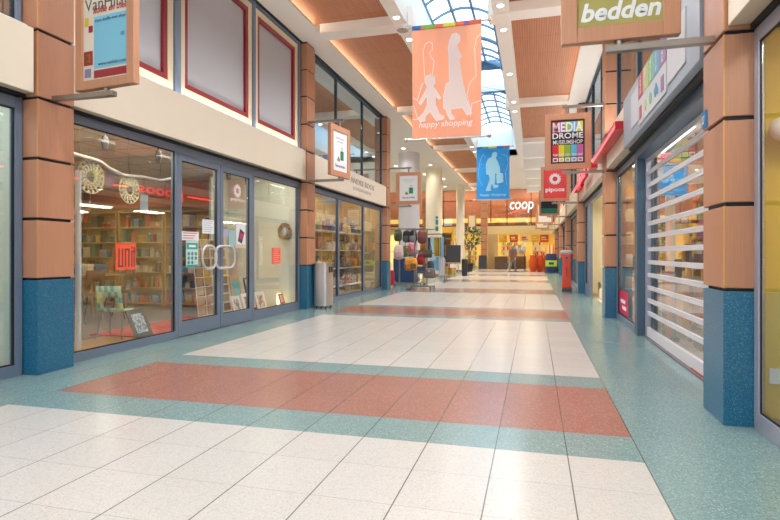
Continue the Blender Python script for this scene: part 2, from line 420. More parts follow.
# skylight shaft and glazed vault
Zs, Zv = 6.42, 6.45
sh = MB()
sh.box(XA0-0.10, YB, Zc+0.3, XA0-0.02, 23.6, Zs); sh.box(XA1+0.02, YB, Zc+0.3, XA1+0.10, 23.6, Zs)
sh.box(XA0-0.1, 23.6, Zc, XA1+0.1, 23.7, Zs+0.2)
sh.box(XA1-0.22, YB, Zs, XA1+0.1, 23.6, Zs+0.06)
st(sh, 'wall_skylight', M['shaft'])
XV0, XV1 = -2.27, -0.90
def arc(x): 
    t = (x - XV0)/(XV1 - XV0); return Zv + 0.24*4*t*(1-t)
def vault(y0, y1, ribs, label):
    t = thing('skylight_vault', (-1.5, y0, Zv), label, 'skylight', 'skylight vaults')
    n = 12; g = MB()
    for i in range(n):
        xa, xb = XV0 + (XV1-XV0)*i/n, XV0 + (XV1-XV0)*(i+1)/n
        g.prism([(xa, arc(xa)), (xb, arc(xb)), (xb, arc(xb)+0.015), (xa, arc(xa)+0.015)], (0, y0, 0), X3, Z3, (0, y1-y0, 0))
    g.build('glazing', M['glass_roof'], t)
    for yy, wd in ribs:
        b = MB()
        for i in range(n):
            xa, xb = XV0 + (XV1-XV0)*i/n, XV0 + (XV1-XV0)*(i+1)/n
            b.prism([(xa, arc(xa)-0.05), (xb, arc(xb)-0.05), (xb, arc(xb)), (xa, arc(xa))], (0, yy-wd/2, 0), X3, Z3, (0, wd, 0))
        b.build('rib', M['rib'], t)
    for i in range(4):
        x = XV0 + (XV1-XV0)*i/3; MB().box(x-0.025, y0, arc(x)-0.07, x+0.025, y1, arc(x)-0.001).build('rail', M['rib'], t)
    return t
vault(-6.5, 4.0, [(-6.4+0.85*i, 0.045) for i in range(13)], 'glazed skylight vault nearest overhead above the corridor')
vault(5.4, 15.9, [(5.45+0.85*i, 0.045) for i in range(10)] + [(14.0, 0.16), (14.7, 0.05), (15.2, 0.05), (15.85, 0.2)], 'long glazed skylight vault with blue ribs above the orange banner')
vault(18.35, 23.3, [(18.4, 0.2)] + [(19.1+0.8*i, 0.045) for i in range(6)], 'far glazed skylight vault with blue ribs behind the louvred section')
def louvres(y0, y1, label):
    t = thing('skylight_louvres', (-1.5, y0, Zv), label, 'louvre blind')
    y = y0 + 0.1; n = 0; b = MB()
    while y < y1 - 0.1:
        b.obox(((XV0+XV1)/2, y, Zv+0.06), X3, (0, 1, 0.5), (0, -0.5, 1), (XV1-XV0)/2, 0.055, 0.006); y += 0.15
    b.build('slats', mat('pale blue slat', S(205,222,235), 0.4), t)
    MB().box(XV0-0.03, y0-0.02, Zv-0.02, XV0, y1+0.02, Zv+0.1).build('rail', M['rib'], t); MB().box(XV1, y0-0.02, Zv-0.02, XV1+0.03, y1+0.02, Zv+0.1).build('rail', M['rib'], t)
louvres(16.0, 18.3, 'pale blue louvre slats between the two skylight vaults')
louvres(4.1, 5.35, 'louvre slats of the skylight nearest overhead')
st(MB().box(XV0-0.03, 15.98, Zv+0.02, XV1+0.03, 16.04, Zv+0.30).box(XV0-0.03, 18.30, Zv+0.02, XV1+0.03, 18.35, Zv+0.30), 'wall_skylight_rib', M['rib'])

def added_uplight(side, y0, y1, power):  # added ledge uplights, hidden behind the fascia, to brighten the ceiling
    x = -4.405 if side == 'L' else 1.245
    st(MB().box(x-0.02, y0+0.05, 3.137, x+0.02, y1-0.05, 3.15), 'trim_added_uplight_' + side.lower(), M['white'])
    l = bpy.data.lights.new('added_uplight_lamp', 'AREA'); l.shape = 'RECTANGLE'; l.size = 0.035; l.size_y = y1-y0-0.2; l.energy = power; l.color = (1, 0.96, 0.91)
    o = bpy.data.objects.new('added_uplight_lamp', l); COL.objects.link(o); o.location = (x, (y0+y1)/2, 3.156); o.rotation_euler = (math.pi, 0, 0)
for k in range(-1, 6):
    y0, y1 = 3.9+6*k+0.42, 3.9+6*k+5.98
    if k < 2: added_uplight('L', y0, y1, UP*0.3)
    added_uplight('R', y0, y1, UP*1.7)
# downlights, speakers and spots
k = 0
def downlight(x, y, where, z=Zc, power=60, lens=0.055, col=(0.99,0.98,0.97)):
    t = thing('downlight', (x, y, z), 'small round recessed downlight ' + where, 'downlight', 'ceiling downlights')
    MB().lathe([(lens+0.03, -0.012), (lens+0.03, 0.0), (lens, 0.0), (lens, -0.012)], (x, y, z), 20).build('trim_ring', M['white'], t, smooth=True)
    MB().lathe([(lens, -0.018), (lens, -0.0125)], (x, y, z), 16).build('lens', M['lamp'], t)
    if power: spot('downlight_lamp', x, y, z-0.03, power, col)
side_words = {0: 'left', 1: 'right'}
ordn = ['overhead', 'first', 'second', 'third', 'fourth', 'fifth', 'sixth', 'seventh']
for kk, y in enumerate(BY[:-1]):
    for sd, x in ((0, -2.37), (1, -0.56)):
        if sd == 1 and y > 20: continue
        downlight(x, y-0.30, 'just before the %s cross beam, %s of the skylight' % (ordn[kk], side_words[sd]), power=DL)
        downlight(x, y+0.72, 'just beyond the %s cross beam, %s of the skylight' % (ordn[kk], side_words[sd]), power=DL)
    for sd, x in ((0, -2.37), (1, -0.56)):
        if sd == 1 and y > 14: continue
        downlight(x, y+3.3, 'midway beyond the %s cross beam, %s of the skylight' % (ordn[kk], side_words[sd]), power=DL)
    if y > 0 and y < 30:
        MB().lathe([(0.10, -0.01), (0.11, 0.0)], (-2.37, y+0.19, Zc-0.04), 24).build('ceiling_speaker', cm(170,162,150))
        tag(bpy.data.objects['ceiling_speaker' if kk == 2 else 'ceiling_speaker.%03d' % (kk-2)] if False else COL.objects[-1], 'round grey ceiling speaker on the left end of the %s cross beam' % ordn[kk], 'speaker', 'ceiling speakers')
for n, (x, y) in enumerate(((-5.2, 18.0), (-5.05, 21.2), (-4.75, 25.4), (-6.4, 25.0), (-5.6, 28.0), (-4.9, 30.0), (-6.8, 29.5), (-5.4, 33.5))):
    downlight(x, y-(0.25 if n in (1, 2) else 0), ('above the luggage racks', 'just in front of the grey round column', 'just in front of the cream round column', 'left of the cream column', 'beyond the cream column', 'before the slim column', 'far left of the slim column', 'near the supermarket front')[n], power=(75 if n in (1, 2) else 260), lens=0.07)
for n, (x, y) in enumerate(((0.1, 23.2), (0.1, 26.2), (0.1, 29.2), (0.1, 32.2), (-1.5, 26.0), (-3.2, 38.0), (-1.0, 38.0), (-6.0, 38.0))):
    downlight(x, y, ('between first and second hanging beams', 'between second and third hanging beams', 'between third and fourth hanging beams', 'behind the fourth hanging beam', 'beyond the end of the skylight', 'before the supermarket, left of the lit sign', 'before the supermarket, near the lit sign', 'before the supermarket, far left')[n], z=Zc if n < 5 else 6.5, power=330, lens=0.07, col=(1,0.84,0.62))

# ------------------------------------------------------------------ clad columns
JZ = [0.87, 1.42, 1.97, 2.52, 3.135, 3.67, 4.22, 4.75, 5.28]
def column(side, y, label):
    if side == 'L': x0, x1 = -4.56, -4.34
    else: x0, x1 = 1.17, 1.40
    t = thing('clad_column', ((x0+x1)/2, y+0.2, 0), label, 'column', 'clad columns on the %s' % ('left' if side == 'L' else 'right'), 'thing')
    MB().box(x0+0.02, y+0.02, 0, x1-0.02, y+0.38, Zc).build('dark_core', M['black'], t)
    dY = 0.4 if side == 'L' else 0.43
    MB().box(x0, y, 0, x1, y+dY, JZ[0]-0.012).build('terrazzo_base', M['blue'], t, bevel=0.004)
    b = MB()
    for a, z in zip(JZ, JZ[1:]): b.box(x0, y, a+0.010, x1, y+dY, z-0.017)
    b.build('wood_cladding', M['wood'], t, bevel=0.005)
    e = MB()
    xe = x1 if side == 'L' else x0
    for a, z in zip(JZ, JZ[1:]):
        e.box(xe-0.008, y-0.0015, a+0.010, xe+0.0015 if side == 'L' else xe+0.008, y+0.006, z-0.014) if side == 'L' else e.box(xe-0.0015, y-0.0015, a+0.010, xe+0.008, y+0.006, z-0.014)
    e.build('edge_strip', M['edge'], t)
    return t
lc = ['', '', 'wood and blue terrazzo column carrying the coffee sign, beside the craft shop', 'wood and blue terrazzo column behind the steel litter bin', 'wood and blue terrazzo column at the left corner before the luggage racks']
for k in (2, 3, 4): column('L', CY[k], lc[k])
rc = {2: 'wood and blue terrazzo column nearest on the right, carrying the green bedding sign', 3: 'wood and blue terrazzo column beyond the roller shutter on the right',
      4: 'wood and blue terrazzo column beyond the doorway, behind the red post', 5: 'wood clad column second beyond the red post on the right', 6: 'wood clad column third beyond the red post on the right', 7: 'wood clad column just before the supermarket on the right'}
for k in rc: column('R', CY[k], rc[k])

# ------------------------------------------------------------------ shop walls (party walls, fascias)
def room(nm, x0, x1, y0, y1, z, wallm, floorm, ceilm, lamps, backx, lampm=None, zf=0.003):
    """one shop: back wall, side walls, floor and ceiling with light panels, some only added fill; x0 is the glass line"""
    sgn = 1 if x1 > x0 else -1
    st(MB().box(x1, y0, 0, x1+sgn*0.1, y1, z), 'wall_back_' + nm, wallm)
    st(MB().box(x0+sgn*0.01, y0-0.1, 0, x1, y0, z), 'wall_near_' + nm, wallm)
    st(MB().box(x0+sgn*0.01, y1, 0, x1, y1+0.1, z), 'wall_far_' + nm, wallm)
    st(MB().box(x0, y0, -0.02, x1, y1, zf), 'floor_' + nm, floorm)
    st(MB().box(x0+sgn*0.03, y0, z, x1, y1, z+0.1), 'ceiling_' + nm, ceilm)
    for (lx, ly, w_, h_) in lamps:
        near = abs(lx-x0) < 0.35; zz = z-0.002 if near else z-0.20  # near panels are added fill kept out of sight; others dropped to brighten ceilings
        st(MB().box(lx-w_/2, ly-h_/2, zz-0.03, lx+w_/2, ly+h_/2, zz), 'ceiling_lamp_and_fill', lampm or M['shop_lamp_fill'])
        if not near: st(MB().box(lx-w_*0.4, ly-0.01, zz, lx-w_*0.4+0.01, ly+0.01, z).box(lx+w_*0.4-0.01, ly-0.01, zz, lx+w_*0.4, ly+0.01, z), 'ceiling_light_rods', M['white'])

def fascia(side, y0, y1, m=None):
    if side == 'L':
        b = MB().box(-4.36, y0, 2.55, -4.62, y1, 3.135)
        st(b, 'fascia_left', m or M['cream'], bevel=0.004)
        st(MB().box(-4.455, y0, 2.52, -4.6, y1, 2.549), 'trim_left', M['black'])
    else:
        b = MB().box(1.19, y0, 2.55, 1.5, y1, 3.135)
        st(b, 'fascia_right', m or M['cream'], bevel=0.004)
        st(MB().box(1.315, y0, 2.51, 1.48, y1, 2.549), 'trim_right', M['black'])

WN = [0]
def window(side, y0, y1, z0, z1, fw=(0.05, 0.05, 0.09, 0.09), fm=None, gm=None, depth=0.07, kind='window', label=None, x=None):
    """fw: near jamb, far jamb, bottom, top"""
    WN[0] += 1
    X = x if x is not None else (-4.5 if side == 'L' else 1.35); s = -1 if side == 'L' else 1
    t = struct('%s_%d' % (kind, WN[0]), (X, (y0+y1)/2, z0))
    if label: t['label'] = label
    a, b_, c_, d_ = fw
    f = MB().box(X, y0, z0, X+s*depth, y0+a, z1).box(X, y1-b_, z0, X+s*depth, y1, z1).box(X, y0+a, z0, X+s*depth, y1-b_, z0+c_).box(X, y0+a, z1-d_, X+s*depth, y1-b_, z1)
    f.build('frame', fm or M['frame'], t, bevel=0.003)
    g0 = MB(); q = 0.012 if a > 0.03 else 0.003
    for (ya, yb, za, zb) in ((y0+a, y0+a+q, z0+c_, z1-d_), (y1-b_-q, y1-b_, z0+c_, z1-d_), (y0+a+q, y1-b_-q, z0+c_, z0+c_+q), (y0+a+q, y1-b_-q, z1-d_-q, z1-d_)):
        g0.box(X+s*min(0.015, depth*0.3), ya, za, X+s*min(0.036, depth*0.55), yb, zb)
    g0.build('gasket', M['gasket'], t)
    MB().box(X+s*depth*0.5, y0+a+q, z0+c_+q, X+s*(depth*0.5+0.008), y1-b_-q, z1-d_-q).build('glass_pane', gm or M['glass'], t)
    return t

# ---- left side
fascia('L', YB, 3.88); fascia('L', 4.32, 9.88); fascia('L', 10.32, 15.88)
window('L', 1.9, 3.89, 0, 2.51, (0.06, 0.07, 0.10, 0.10), label='grey framed shop window left of the coffee sign column')
window('L', -0.2, 1.9, 0, 2.51, (0.06, 0.06, 0.10, 0.10))
window('L', -3.0, -0.2, 0, 2.51, (0.06, 0.06, 0.10, 0.10))
# craft shop front
window('L', 4.31, 6.11, 0, 2.52, (0.06, 0.05, 0.09, 0.09), label='large craft shop window left of the double door')
window('L', 8.04, 9.89, 0, 2.52, (0.06, 0.06, 0.15, 0.12), label='craft shop window with wreath right of the double door')
st(MB().box(-4.5, 6.11, 2.42, -4.57, 8.04, 2.52), 'trim_left', M['frame'])
def glass_door(y0, y1, hinge_far, label):
    t = window('L', y0, y1, 0.01, 2.415, (0.07, 0.07, 0.19, 0.08), kind='door', label=label)
    yc = y1-0.035 if hinge_far else y0+0.035
    return t
d1 = glass_door(6.12, 7.095, False, 'left leaf of the craft shop glass double door')
d2 = glass_door(7.11, 8.03, True, 'right leaf of the craft shop glass double door')
def ring_handle(y0, y1, parent):
    z0, z1 = 0.885, 1.215; pts = []; r = 0.145; X = -4.415
    for a in range(24):
        an = 2*math.pi*a/24; cy = (y1 - r if math.cos(an) > 0 else y0 + r); cz = (z1 - r if math.sin(an) > 0 else z0 + r)
        pts.append((X, cy + r*math.cos(an), cz + r*math.sin(an)))
    b = MB().tube(pts, 0.018, 8, closed=True)
    for z in (z0+0.02, z1-0.02): b.tube([(X, (y0+y1)/2, z), (-4.52, (y0+y1)/2, z)], 0.009, 8)
    b.build('handle', mat('satin steel', S(206,206,212), 0.35, 0.5), parent, smooth=True)['label'] = 'oval steel ring pull handle'
ring_handle(6.52, 6.86, d1); ring_handle(6.83, 7.35, d2)
# luggage shop front
for n, (a, b_) in enumerate(((10.31, 12.12), (12.12, 14.08), (14.08, 15.89))):
    window('L', a, b_, 0, 2.51, (0.045, 0.045, 0.09, 0.10), label='%s window of the luggage shop' % ('near', 'middle', 'far')[n])
# framed boards of the upper floor
def framed_board(side, y0, y1, label):
    X = -4.48; t = thing('framed_board', (X, (y0+y1)/2, 3.2), label, 'panel', 'red framed boards on the upper wall')
    def ring(ya, yb, za, zb, w1, xf, xb, name, m, bev=0.004):
        MB().box(xf, ya, za, xb, ya+w1, zb).box(xf, yb-w1, za, xb, yb, zb).box(xf, ya+w1, za, xb, yb-w1, za+w1).box(xf, ya+w1, zb-w1, xb, yb-w1, zb).build(name, m, t, bevel=bev)
    ring(y0, y1, 3.20, 5.20, 0.10, X, X-0.10, 'outer_frame', M['panelcream'])
    ring(y0+0.10, y1-0.10, 3.30, 5.10, 0.075, X-0.012, X-0.10, 'inner_frame', M['panelred'])
    MB().box(X-0.055, y0+0.175, 3.375, X-0.09, y1-0.175, 5.025).build('board', M['panelgrey'], t)
framed_board('L', 8.085, 9.76, 'red framed grey board high on the wall, nearest the litter bin column')
framed_board('L', 6.13, 7.99, 'red framed grey board high on the wall, middle one above the glass doors')
framed_board('L', 4.36, 5.99, 'red framed grey board high on the wall, partly behind the coffee sign')
g = MB()
for y in (4.31, 6.0, 8.0, 9.77): g.box(-4.46, y, 3.135, -4.58, y+(0.12 if y in (6.0,) else 0.08), 5.28)
g.box(-4.47, 4.32, 3.135, -4.58, 9.88, 3.19).box(-4.47, 4.32, 5.21, -4.58, 9.88, 5.27)
st(g, 'wall_left_upper_frame', M['frame'])
st(MB().box(-4.585, 4.3, 3.1, -4.7, 9.9, 5.3), 'wall_left_upper', M['cream'])
st(MB().box(-4.44, 4.3, 5.27, -4.6, 9.9, 5.298).box(-4.44, 10.3, 5.27, -4.6, 15.9, 5.298), 'trim_left_top', M['black'])
# upper glass of bay 3 and of the near bay
for n, (a, b_) in enumerate(((10.31, 12.0), (12.0, 14.0), (14.0, 15.89))):
    window('L', a, b_, 3.15, 5.27, (0.014, 0.014, 0.04, 0.035), fm=M['frame_d'], gm=M['glass_up'], label='%s upper floor window over the luggage shop' % ('near', 'middle', 'far')[n])
for a, b_ in ((-3.0, -0.2), (-0.2, 1.9), (1.9, 3.88)): window('L', a, b_, 3.15, 5.26, (0.06, 0.06, 0.06, 0.06), gm=M['glass_up'])
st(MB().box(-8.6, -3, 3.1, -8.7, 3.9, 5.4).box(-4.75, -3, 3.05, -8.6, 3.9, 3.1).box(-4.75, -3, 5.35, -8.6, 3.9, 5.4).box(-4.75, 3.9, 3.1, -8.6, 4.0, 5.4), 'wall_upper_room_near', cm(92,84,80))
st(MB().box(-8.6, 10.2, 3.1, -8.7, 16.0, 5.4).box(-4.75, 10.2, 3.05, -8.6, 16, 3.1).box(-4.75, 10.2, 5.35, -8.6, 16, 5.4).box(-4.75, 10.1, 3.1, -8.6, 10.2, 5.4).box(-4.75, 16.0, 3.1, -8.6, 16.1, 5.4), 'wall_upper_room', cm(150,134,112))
def curtain(name, x, y0, y1, z0, z1, m, label, waves=9):
    b = MB(); n = waves*4; pts = [(y0+(y1-y0)*i/n, x+0.035*math.sin(i*math.pi/2)) for i in range(n+1)]
    for (ya, xa), (yb, xb) in zip(pts, pts[1:]): b.prism([(xa, ya), (xb, yb), (xb-0.006, yb), (xa-0.006, ya)], (0,0,z0), X3, Y3, (0,0,z1-z0))
    return tag(b.build(name, m, smooth=80), label, 'curtain')
curtain('curtain', -5.0, 11.0, 12.3, 3.1, 5.3, cm(206,180,140), 'tan curtain behind the upper window nearest the litter bin column')
curtain('curtain', -5.2, 13.3, 13.9, 3.1, 5.3, cm(120,50,44), 'dark red curtain behind the middle upper window')
st(MB().box(-4.9, 10.6, 5.0, -5.0, 15.8, 5.3), 'trim_upper', cm(196,170,130))
st(MB().box(-4.9, 10.4, 5.34, -8, 10.9, 5.349).box(-6.0, 12.5, 5.34, -7, 13.7, 5.349), 'ceiling_lamp_and_fill', M['shop_lamp_fill'])
# outer returns so that nothing opens beside the modelled walls
st(MB().box(-4.74, 15.95, 0, -9.5, 16.28, 5.3), 'wall_left_return', M['cream'])
st(MB().box(-4.62, YB, 3.13, -4.7, -3.0, 5.3).box(-4.5, YB, 0, -4.7, -3.0, 2.6), 'wall_left_near', M['cream'])

# ---- right side
fascia('R', YB, 3.88); fascia('R', 7.82, 9.88)
for k in range(3, 8): fascia('R', CY[k]+0.42, (CY[k+1] if k < 8 else 40.3)-0.02)
# bedding shop
window('R', 1.7, 3.89, 0, 2.51, (0.06, 0.07, 0.11, 0.09), fm=M['frame_l'], depth=0.03, x=1.338, label='light grey framed bedding shop window at the right edge')
window('R', -0.6, 1.7, 0, 2.51, (0.06, 0.06, 0.11, 0.09), fm=M['frame_l'])
window('R', -3.0, -0.6, 0, 2.51, (0.06, 0.06, 0.11, 0.09), fm=M['frame_l'])
st(MB().box(1.35, YB, 0, 1.5, -3.0, 2.6), 'wall_right_near', M['cream'])
# grey fascia with colour strip, over the shutter
st(MB().box(1.15, 4.345, 2.50, 1.5, 7.80, 3.135), 'fascia_right_grey', M['greyfascia'], bevel=0.004)
st(MB().box(1.22, 4.32, 2.47, 1.5, 7.8, 2.50), 'trim_right', M['black'])
st(MB().box(1.30, 4.32, 2.36, 1.52, 7.8, 2.47), 'trim_right_housing', M['frame_d'])
t = thing('fascia_sign', (1.13, 5.9, 2.6), 'row of white and rainbow striped sign panels on the grey fascia above the shutter', 'sign')
def frect(y0, y1, z0, z1, x=1.15, th=0.012): return MB().box(x-th, y0, z0, x, y1, z1)
frect(6.66, 7.14, 2.62, 3.02).build('white_panel', M['signpanel'], t); frect(4.69, 5.29, 2.60, 3.04).build('white_panel', M['signpanel'], t)
cols5 = [S(196,70,84), S(214,214,120), S(150,196,130), S(110,184,216), S(170,120,168)]
for i in range(5):
    ya = 6.65 - i*0.266; yb = ya - 0.262; mm = cm(*[(180,74,86),(190,190,116),(130,174,124),(86,154,186),(150,112,150)][i])
    o = frect(yb, ya, 2.84, 3.11).build('colour_panel', mm, t)
    q = MB(); q.m(0).box(1.138, yb, 2.55, 1.15, ya, 2.832)
    q.m(1); cy = (ya+yb)/2
    if i in (0, 4): q.box(1.134, cy-0.06, 2.60, 1.138, cy+0.06, 2.74)
    elif i == 3:
        for k3 in range(5): q.lathe([(0.035, 0), (0.035, 0.004)], (1.134, cy-0.06+0.03*k3, 2.66+0.03*(k3%3)), 10, 'X')
    else: q.lathe([(0.06, 0), (0.06, 0.004)], (1.134, cy, 2.68), 14, 'X')
    q.build('icon_panel', [M['signpanel'], mm], t)
    MB().text(['TUIN', 'STERREN', 'NATUUR', 'TECHNIEK', 'KUNST'][i], (1.136, cy-0.03, 2.87), (0,0,1), (0,1,0), 0.085, width=0.20, bold=0.02).build('lettering', M['paper'], t)
# roller shutter
t = thing('roller_shutter', (1.46, 6.1, 0), 'closed roller shutter with pale bars and clear panes', 'shutter')
b = MB(); z = 0.0; zs = []
for i in range(13): zs.append(0.315 + 0.1686*i)
for zz in zs: b.box(1.445, 4.34, zz+0.004, 1.475, 7.84, zz+0.026).box(1.447, 4.34, zz-0.026, 1.473, 7.84, zz-0.003).box(1.452, 4.34, zz-0.004, 1.468, 7.84, zz+0.005)
b.box(1.44, 4.34, 0.005, 1.48, 7.84, 0.13)
b.build('bars', mat('pale shutter bar', S(226,224,228), 0.35), t, bevel=0.002)
MB().box(1.457, 4.36, 0.13, 1.463, 7.82, 2.40).build('clear_panes', glass('shutter pane', (0.95,0.94,0.95,1), 0.16), t)
MB().box(1.43, 7.80, 0, 1.49, 7.86, 2.42).box(1.43, 4.31, 0, 1.49, 4.345, 2.42).build('guide_rail', M['frame_l'], t)
MB().tube([(1.54, 4.36, 2.43), (1.54, 7.84, 2.43)], 0.03, 12).build('roller', M['steel'], t)
st(MB().box(1.33, 7.86, 0, 1.52, 8.06, 2.47), 'wall_right_pillar', M['frame_d'])
st(MB().box(1.40, 4.3, 0, 1.62, 7.86, 0.012), 'trim_threshold', cm(110,104,104))
st(MB().box(1.43, 4.3, 0.012, 1.62, 5.7, 0.02), 'trim_threshold_red', cm(190,50,44))
window('R', 8.06, 9.885, 0, 2.50, (0.07, 0.05, 0.10, 0.09), label='narrow grey framed window between shutter pillar and second right column')
# doorway bay beyond second right column
window('R', 14.5, 15.88, 0, 2.5, (0.6, 0.05, 0.3, 0.12), fm=M['frame'])
st(MB().box(1.35, 10.3, 2.38, 1.42, 14.5, 2.5), 'trim_right', M['frame'])
for k in range(4, 8):
    y0 = CY[k]+0.42; y1 = CY[k+1]-0.02 if k < 8 else 40
    window('R', y0, (y0+y1)/2, 0, 2.5); window('R', (y0+y1)/2, y1, 0, 2.5)
# upper right windows
for k in range(1, 8):
    y0 = CY[k]+0.42; y1 = CY[k+1]-0.02
    n = 3
    for i in range(n):
        window('R', y0+(y1-y0)*i/n, y0+(y1-y0)*(i+1)/n, 3.15, 5.26, (0.025, 0.025, 0.05, 0.05), fm=M['frame_d'], gm=M['glass_up'])
def streak_mat():  # streaky pink, grey brown and green noise for the wall behind upper glass
    m, nt, b, N, L = newmat('pink green streaks')
    g = N.new('ShaderNodeNewGeometry'); mp = N.new('ShaderNodeMapping'); mp.inputs['Scale'].default_value = (1, 1.6, 0.7); L.new(g.outputs['Position'], mp.inputs[0])
    nz = N.new('ShaderNodeTexNoise'); nz.inputs['Scale'].default_value = 2.0; nz.inputs['Detail'].default_value = 3; L.new(mp.outputs[0], nz.inputs['Vector'])
    cr = N.new('ShaderNodeValToRGB'); e = cr.color_ramp.elements; e[0].position = 0.38; e[0].color = S(160,134,130); e[1].position = 0.66; e[1].color = S(206,222,160)
    k = e.new(0.5); k.color = S(206,178,172); k = e.new(0.58); k.color = S(172,150,146)
    L.new(nz.outputs['Fac'], cr.inputs[0]); L.new(cr.outputs[0], b.inputs['Base Color']); b.inputs['Roughness'].default_value = 0.7; return m
st(MB().box(1.62, 4.0, 3.1, 1.7, 40.3, 5.3), 'wall_right_upper', streak_mat())
st(MB().box(1.62, YB, 3.1, 1.7, 4.0, 5.3), 'wall_right_upper_near', cm(200,196,188))
st(MB().box(1.45, YB, 3.05, 1.7, 40.3, 3.14), 'wall_right_ledge', M['cream'])
# far red-lit sign on the right fascia
t = thing('lit_shop_sign', (1.05, 12.0, 2.85), 'red lit fascia sign with box bars and letters along the right wall', 'sign')
for y0, y1 in ((7.84, 10.75), (11.2, 11.75), (14.2, 15.8)):
    MB().box(1.05, y0, 2.78, 1.19, y1, 2.89).build('light_bar', M['redbox'], t)
    MB().box(1.046, y0+0.01, 2.80, 1.05, y1-0.01, 2.84).build('bar_face', M['redlight'], t)
MB().text('pipoos', (1.10, 13.95, 2.74), NY, Z3, 0.38, width=1.85, bold=0.02, t=0.07).build('letters', M['redbox'], t)
MB().text('pipoos', (1.029, 13.95, 2.74), NY, Z3, 0.38, width=1.85, bold=0.005, t=0.004).build('letter_faces', M['redlight'], t)
# ------------------------------------------------------------------ hanging signs
def hang_sign(name, cx, cy, ang, side, label, cat='sign', z0=2.60, z1=3.585, W=0.78, wood=None, top=True, bottom=True, fw=0.11):
    """wooden framed sign turned on its post; returns root, u (reading direction), face centre, face size"""
    a = math.radians(ang); u = Vector((math.cos(a), math.sin(a), 0)); v = Vector((0,0,1)); n = u.cross(v)
    C0 = Vector((cx, cy, (z0+z1)/2)); H = z1-z0; D = 0.07
    t = thing(name, (cx, cy, z0), label, cat, None)
    b = MB(); wm = wood or M['signwood']
    for sx in (-1, 1): b.obox(C0 + u*sx*(W/2-fw/2), u, n, v, fw/2, D/2, H/2)
    for sz in (-1, 1): b.obox(C0 + v*sz*(H/2-fw/2), u, n, v, W/2-fw-0.0005, D/2, fw/2)
    b.build('frame', wm, t, bevel=0.006)
    wcol = -4.34 if side == 'L' else 1.17
    for z, on in ((z0-0.055, bottom), (z1+0.125, top)):
        if not on: continue
        br = MB()
        xe = cx + (0.09 if side == 'L' else -0.09)
        br.box(min(wcol, xe), cy-0.028, z-0.024, max(wcol, xe), cy+0.028, z+0.024)
        zz = (z+0.02, z0) if z < z0 else (z1, z-0.02)
        br.tube([(cx, cy, zz[0]), (cx, cy, zz[1])], 0.028, 12)
        br.build('bracket', M['arm'], t, bevel=0.004)
    fw2, fh = W-2*fw, H-2*fw
    O = C0 - u*fw2/2 - v*fh/2 + n*(D/2-0.02)      # lower left corner of the face
    return t, O, u, v, n, fw2, fh
def P(O, u, v, n, a, b, d=0.0): return O + u*a + v*b + n*d
def rect(mb, O, u, v, n, a0, b0, a1, b1, d=0.0, t=0.002):
    mb.prism([(a0, b0), (a1, b0), (a1, b1), (a0, b1)], O + n*d, u, v, n*t); return mb
def face(t, O, u, v, n, w_, h_, m, back=0.04):
    return MB().prism([(0,0),(w_,0),(w_,h_),(0,h_)], O - n*back, u, v, n*back).build('sign_face', m, t)

# coffee sign
t, O, u, v, n, fw_, fh_ = hang_sign('hanging_sign', -3.745, 4.07, -7, 'L', 'wood framed coffee shop sign hanging from the nearest left column', W=0.72, fw=0.085)
face(t, O, u, v, n, fw_, fh_, cm(226,218,202))
b = MB(); b.m(0); rect(b, O, u, v, n, 0.135, 0.10, 0.553, 0.575); b.m(1); rect(b, O, u, v, n, 0.135, 0.015, 0.553, 0.085)
b.m(2)
for a0, b0, a1, b1, k in ((0.02,0.50,0.07,0.58,3), (0.07,0.44,0.12,0.50,1), (0.01,0.14,0.12,0.27,1), (0.03,0.17,0.09,0.24,3), (0.02,0.03,0.10,0.11,4)):
    b.m(k); rect(b, O, u, v, n, a0, b0, a1, b1, 0.002)
b.build('print', [cm(128,196,222), cm(150,36,52), M['paper'], cm(220,190,60), cm(130,130,160)], t)
b = MB(); b.text('VanHilst', P(O,u,v,n,0.02,0.64), u, v, 0.155, width=0.53, t=0.002); b.build('lettering', cm(90,86,84), t)
b = MB(); b.text('koffie en thee', P(O,u,v,n,0.13,0.605,0.003), u, v, 0.085, width=0.42, t=0.002, shear=0.35, bold=0.006); b.build('lettering', cm(176,40,46), t)
b = MB(); b.text('www.vanhilst.com', P(O,u,v,n,0.19,0.125,0.003), u, v, 0.042, width=0.34, t=0.002); b.text('Voor koffie met thee', P(O,u,v,n,0.15,0.525,0.003), u, v, 0.036, width=0.37, t=0.002, shear=0.3); b.text('10', P(O,u,v,n,0.47,0.36,0.003), u, v, 0.05, t=0.002)
b.build('lettering', cm(60,84,104), t)

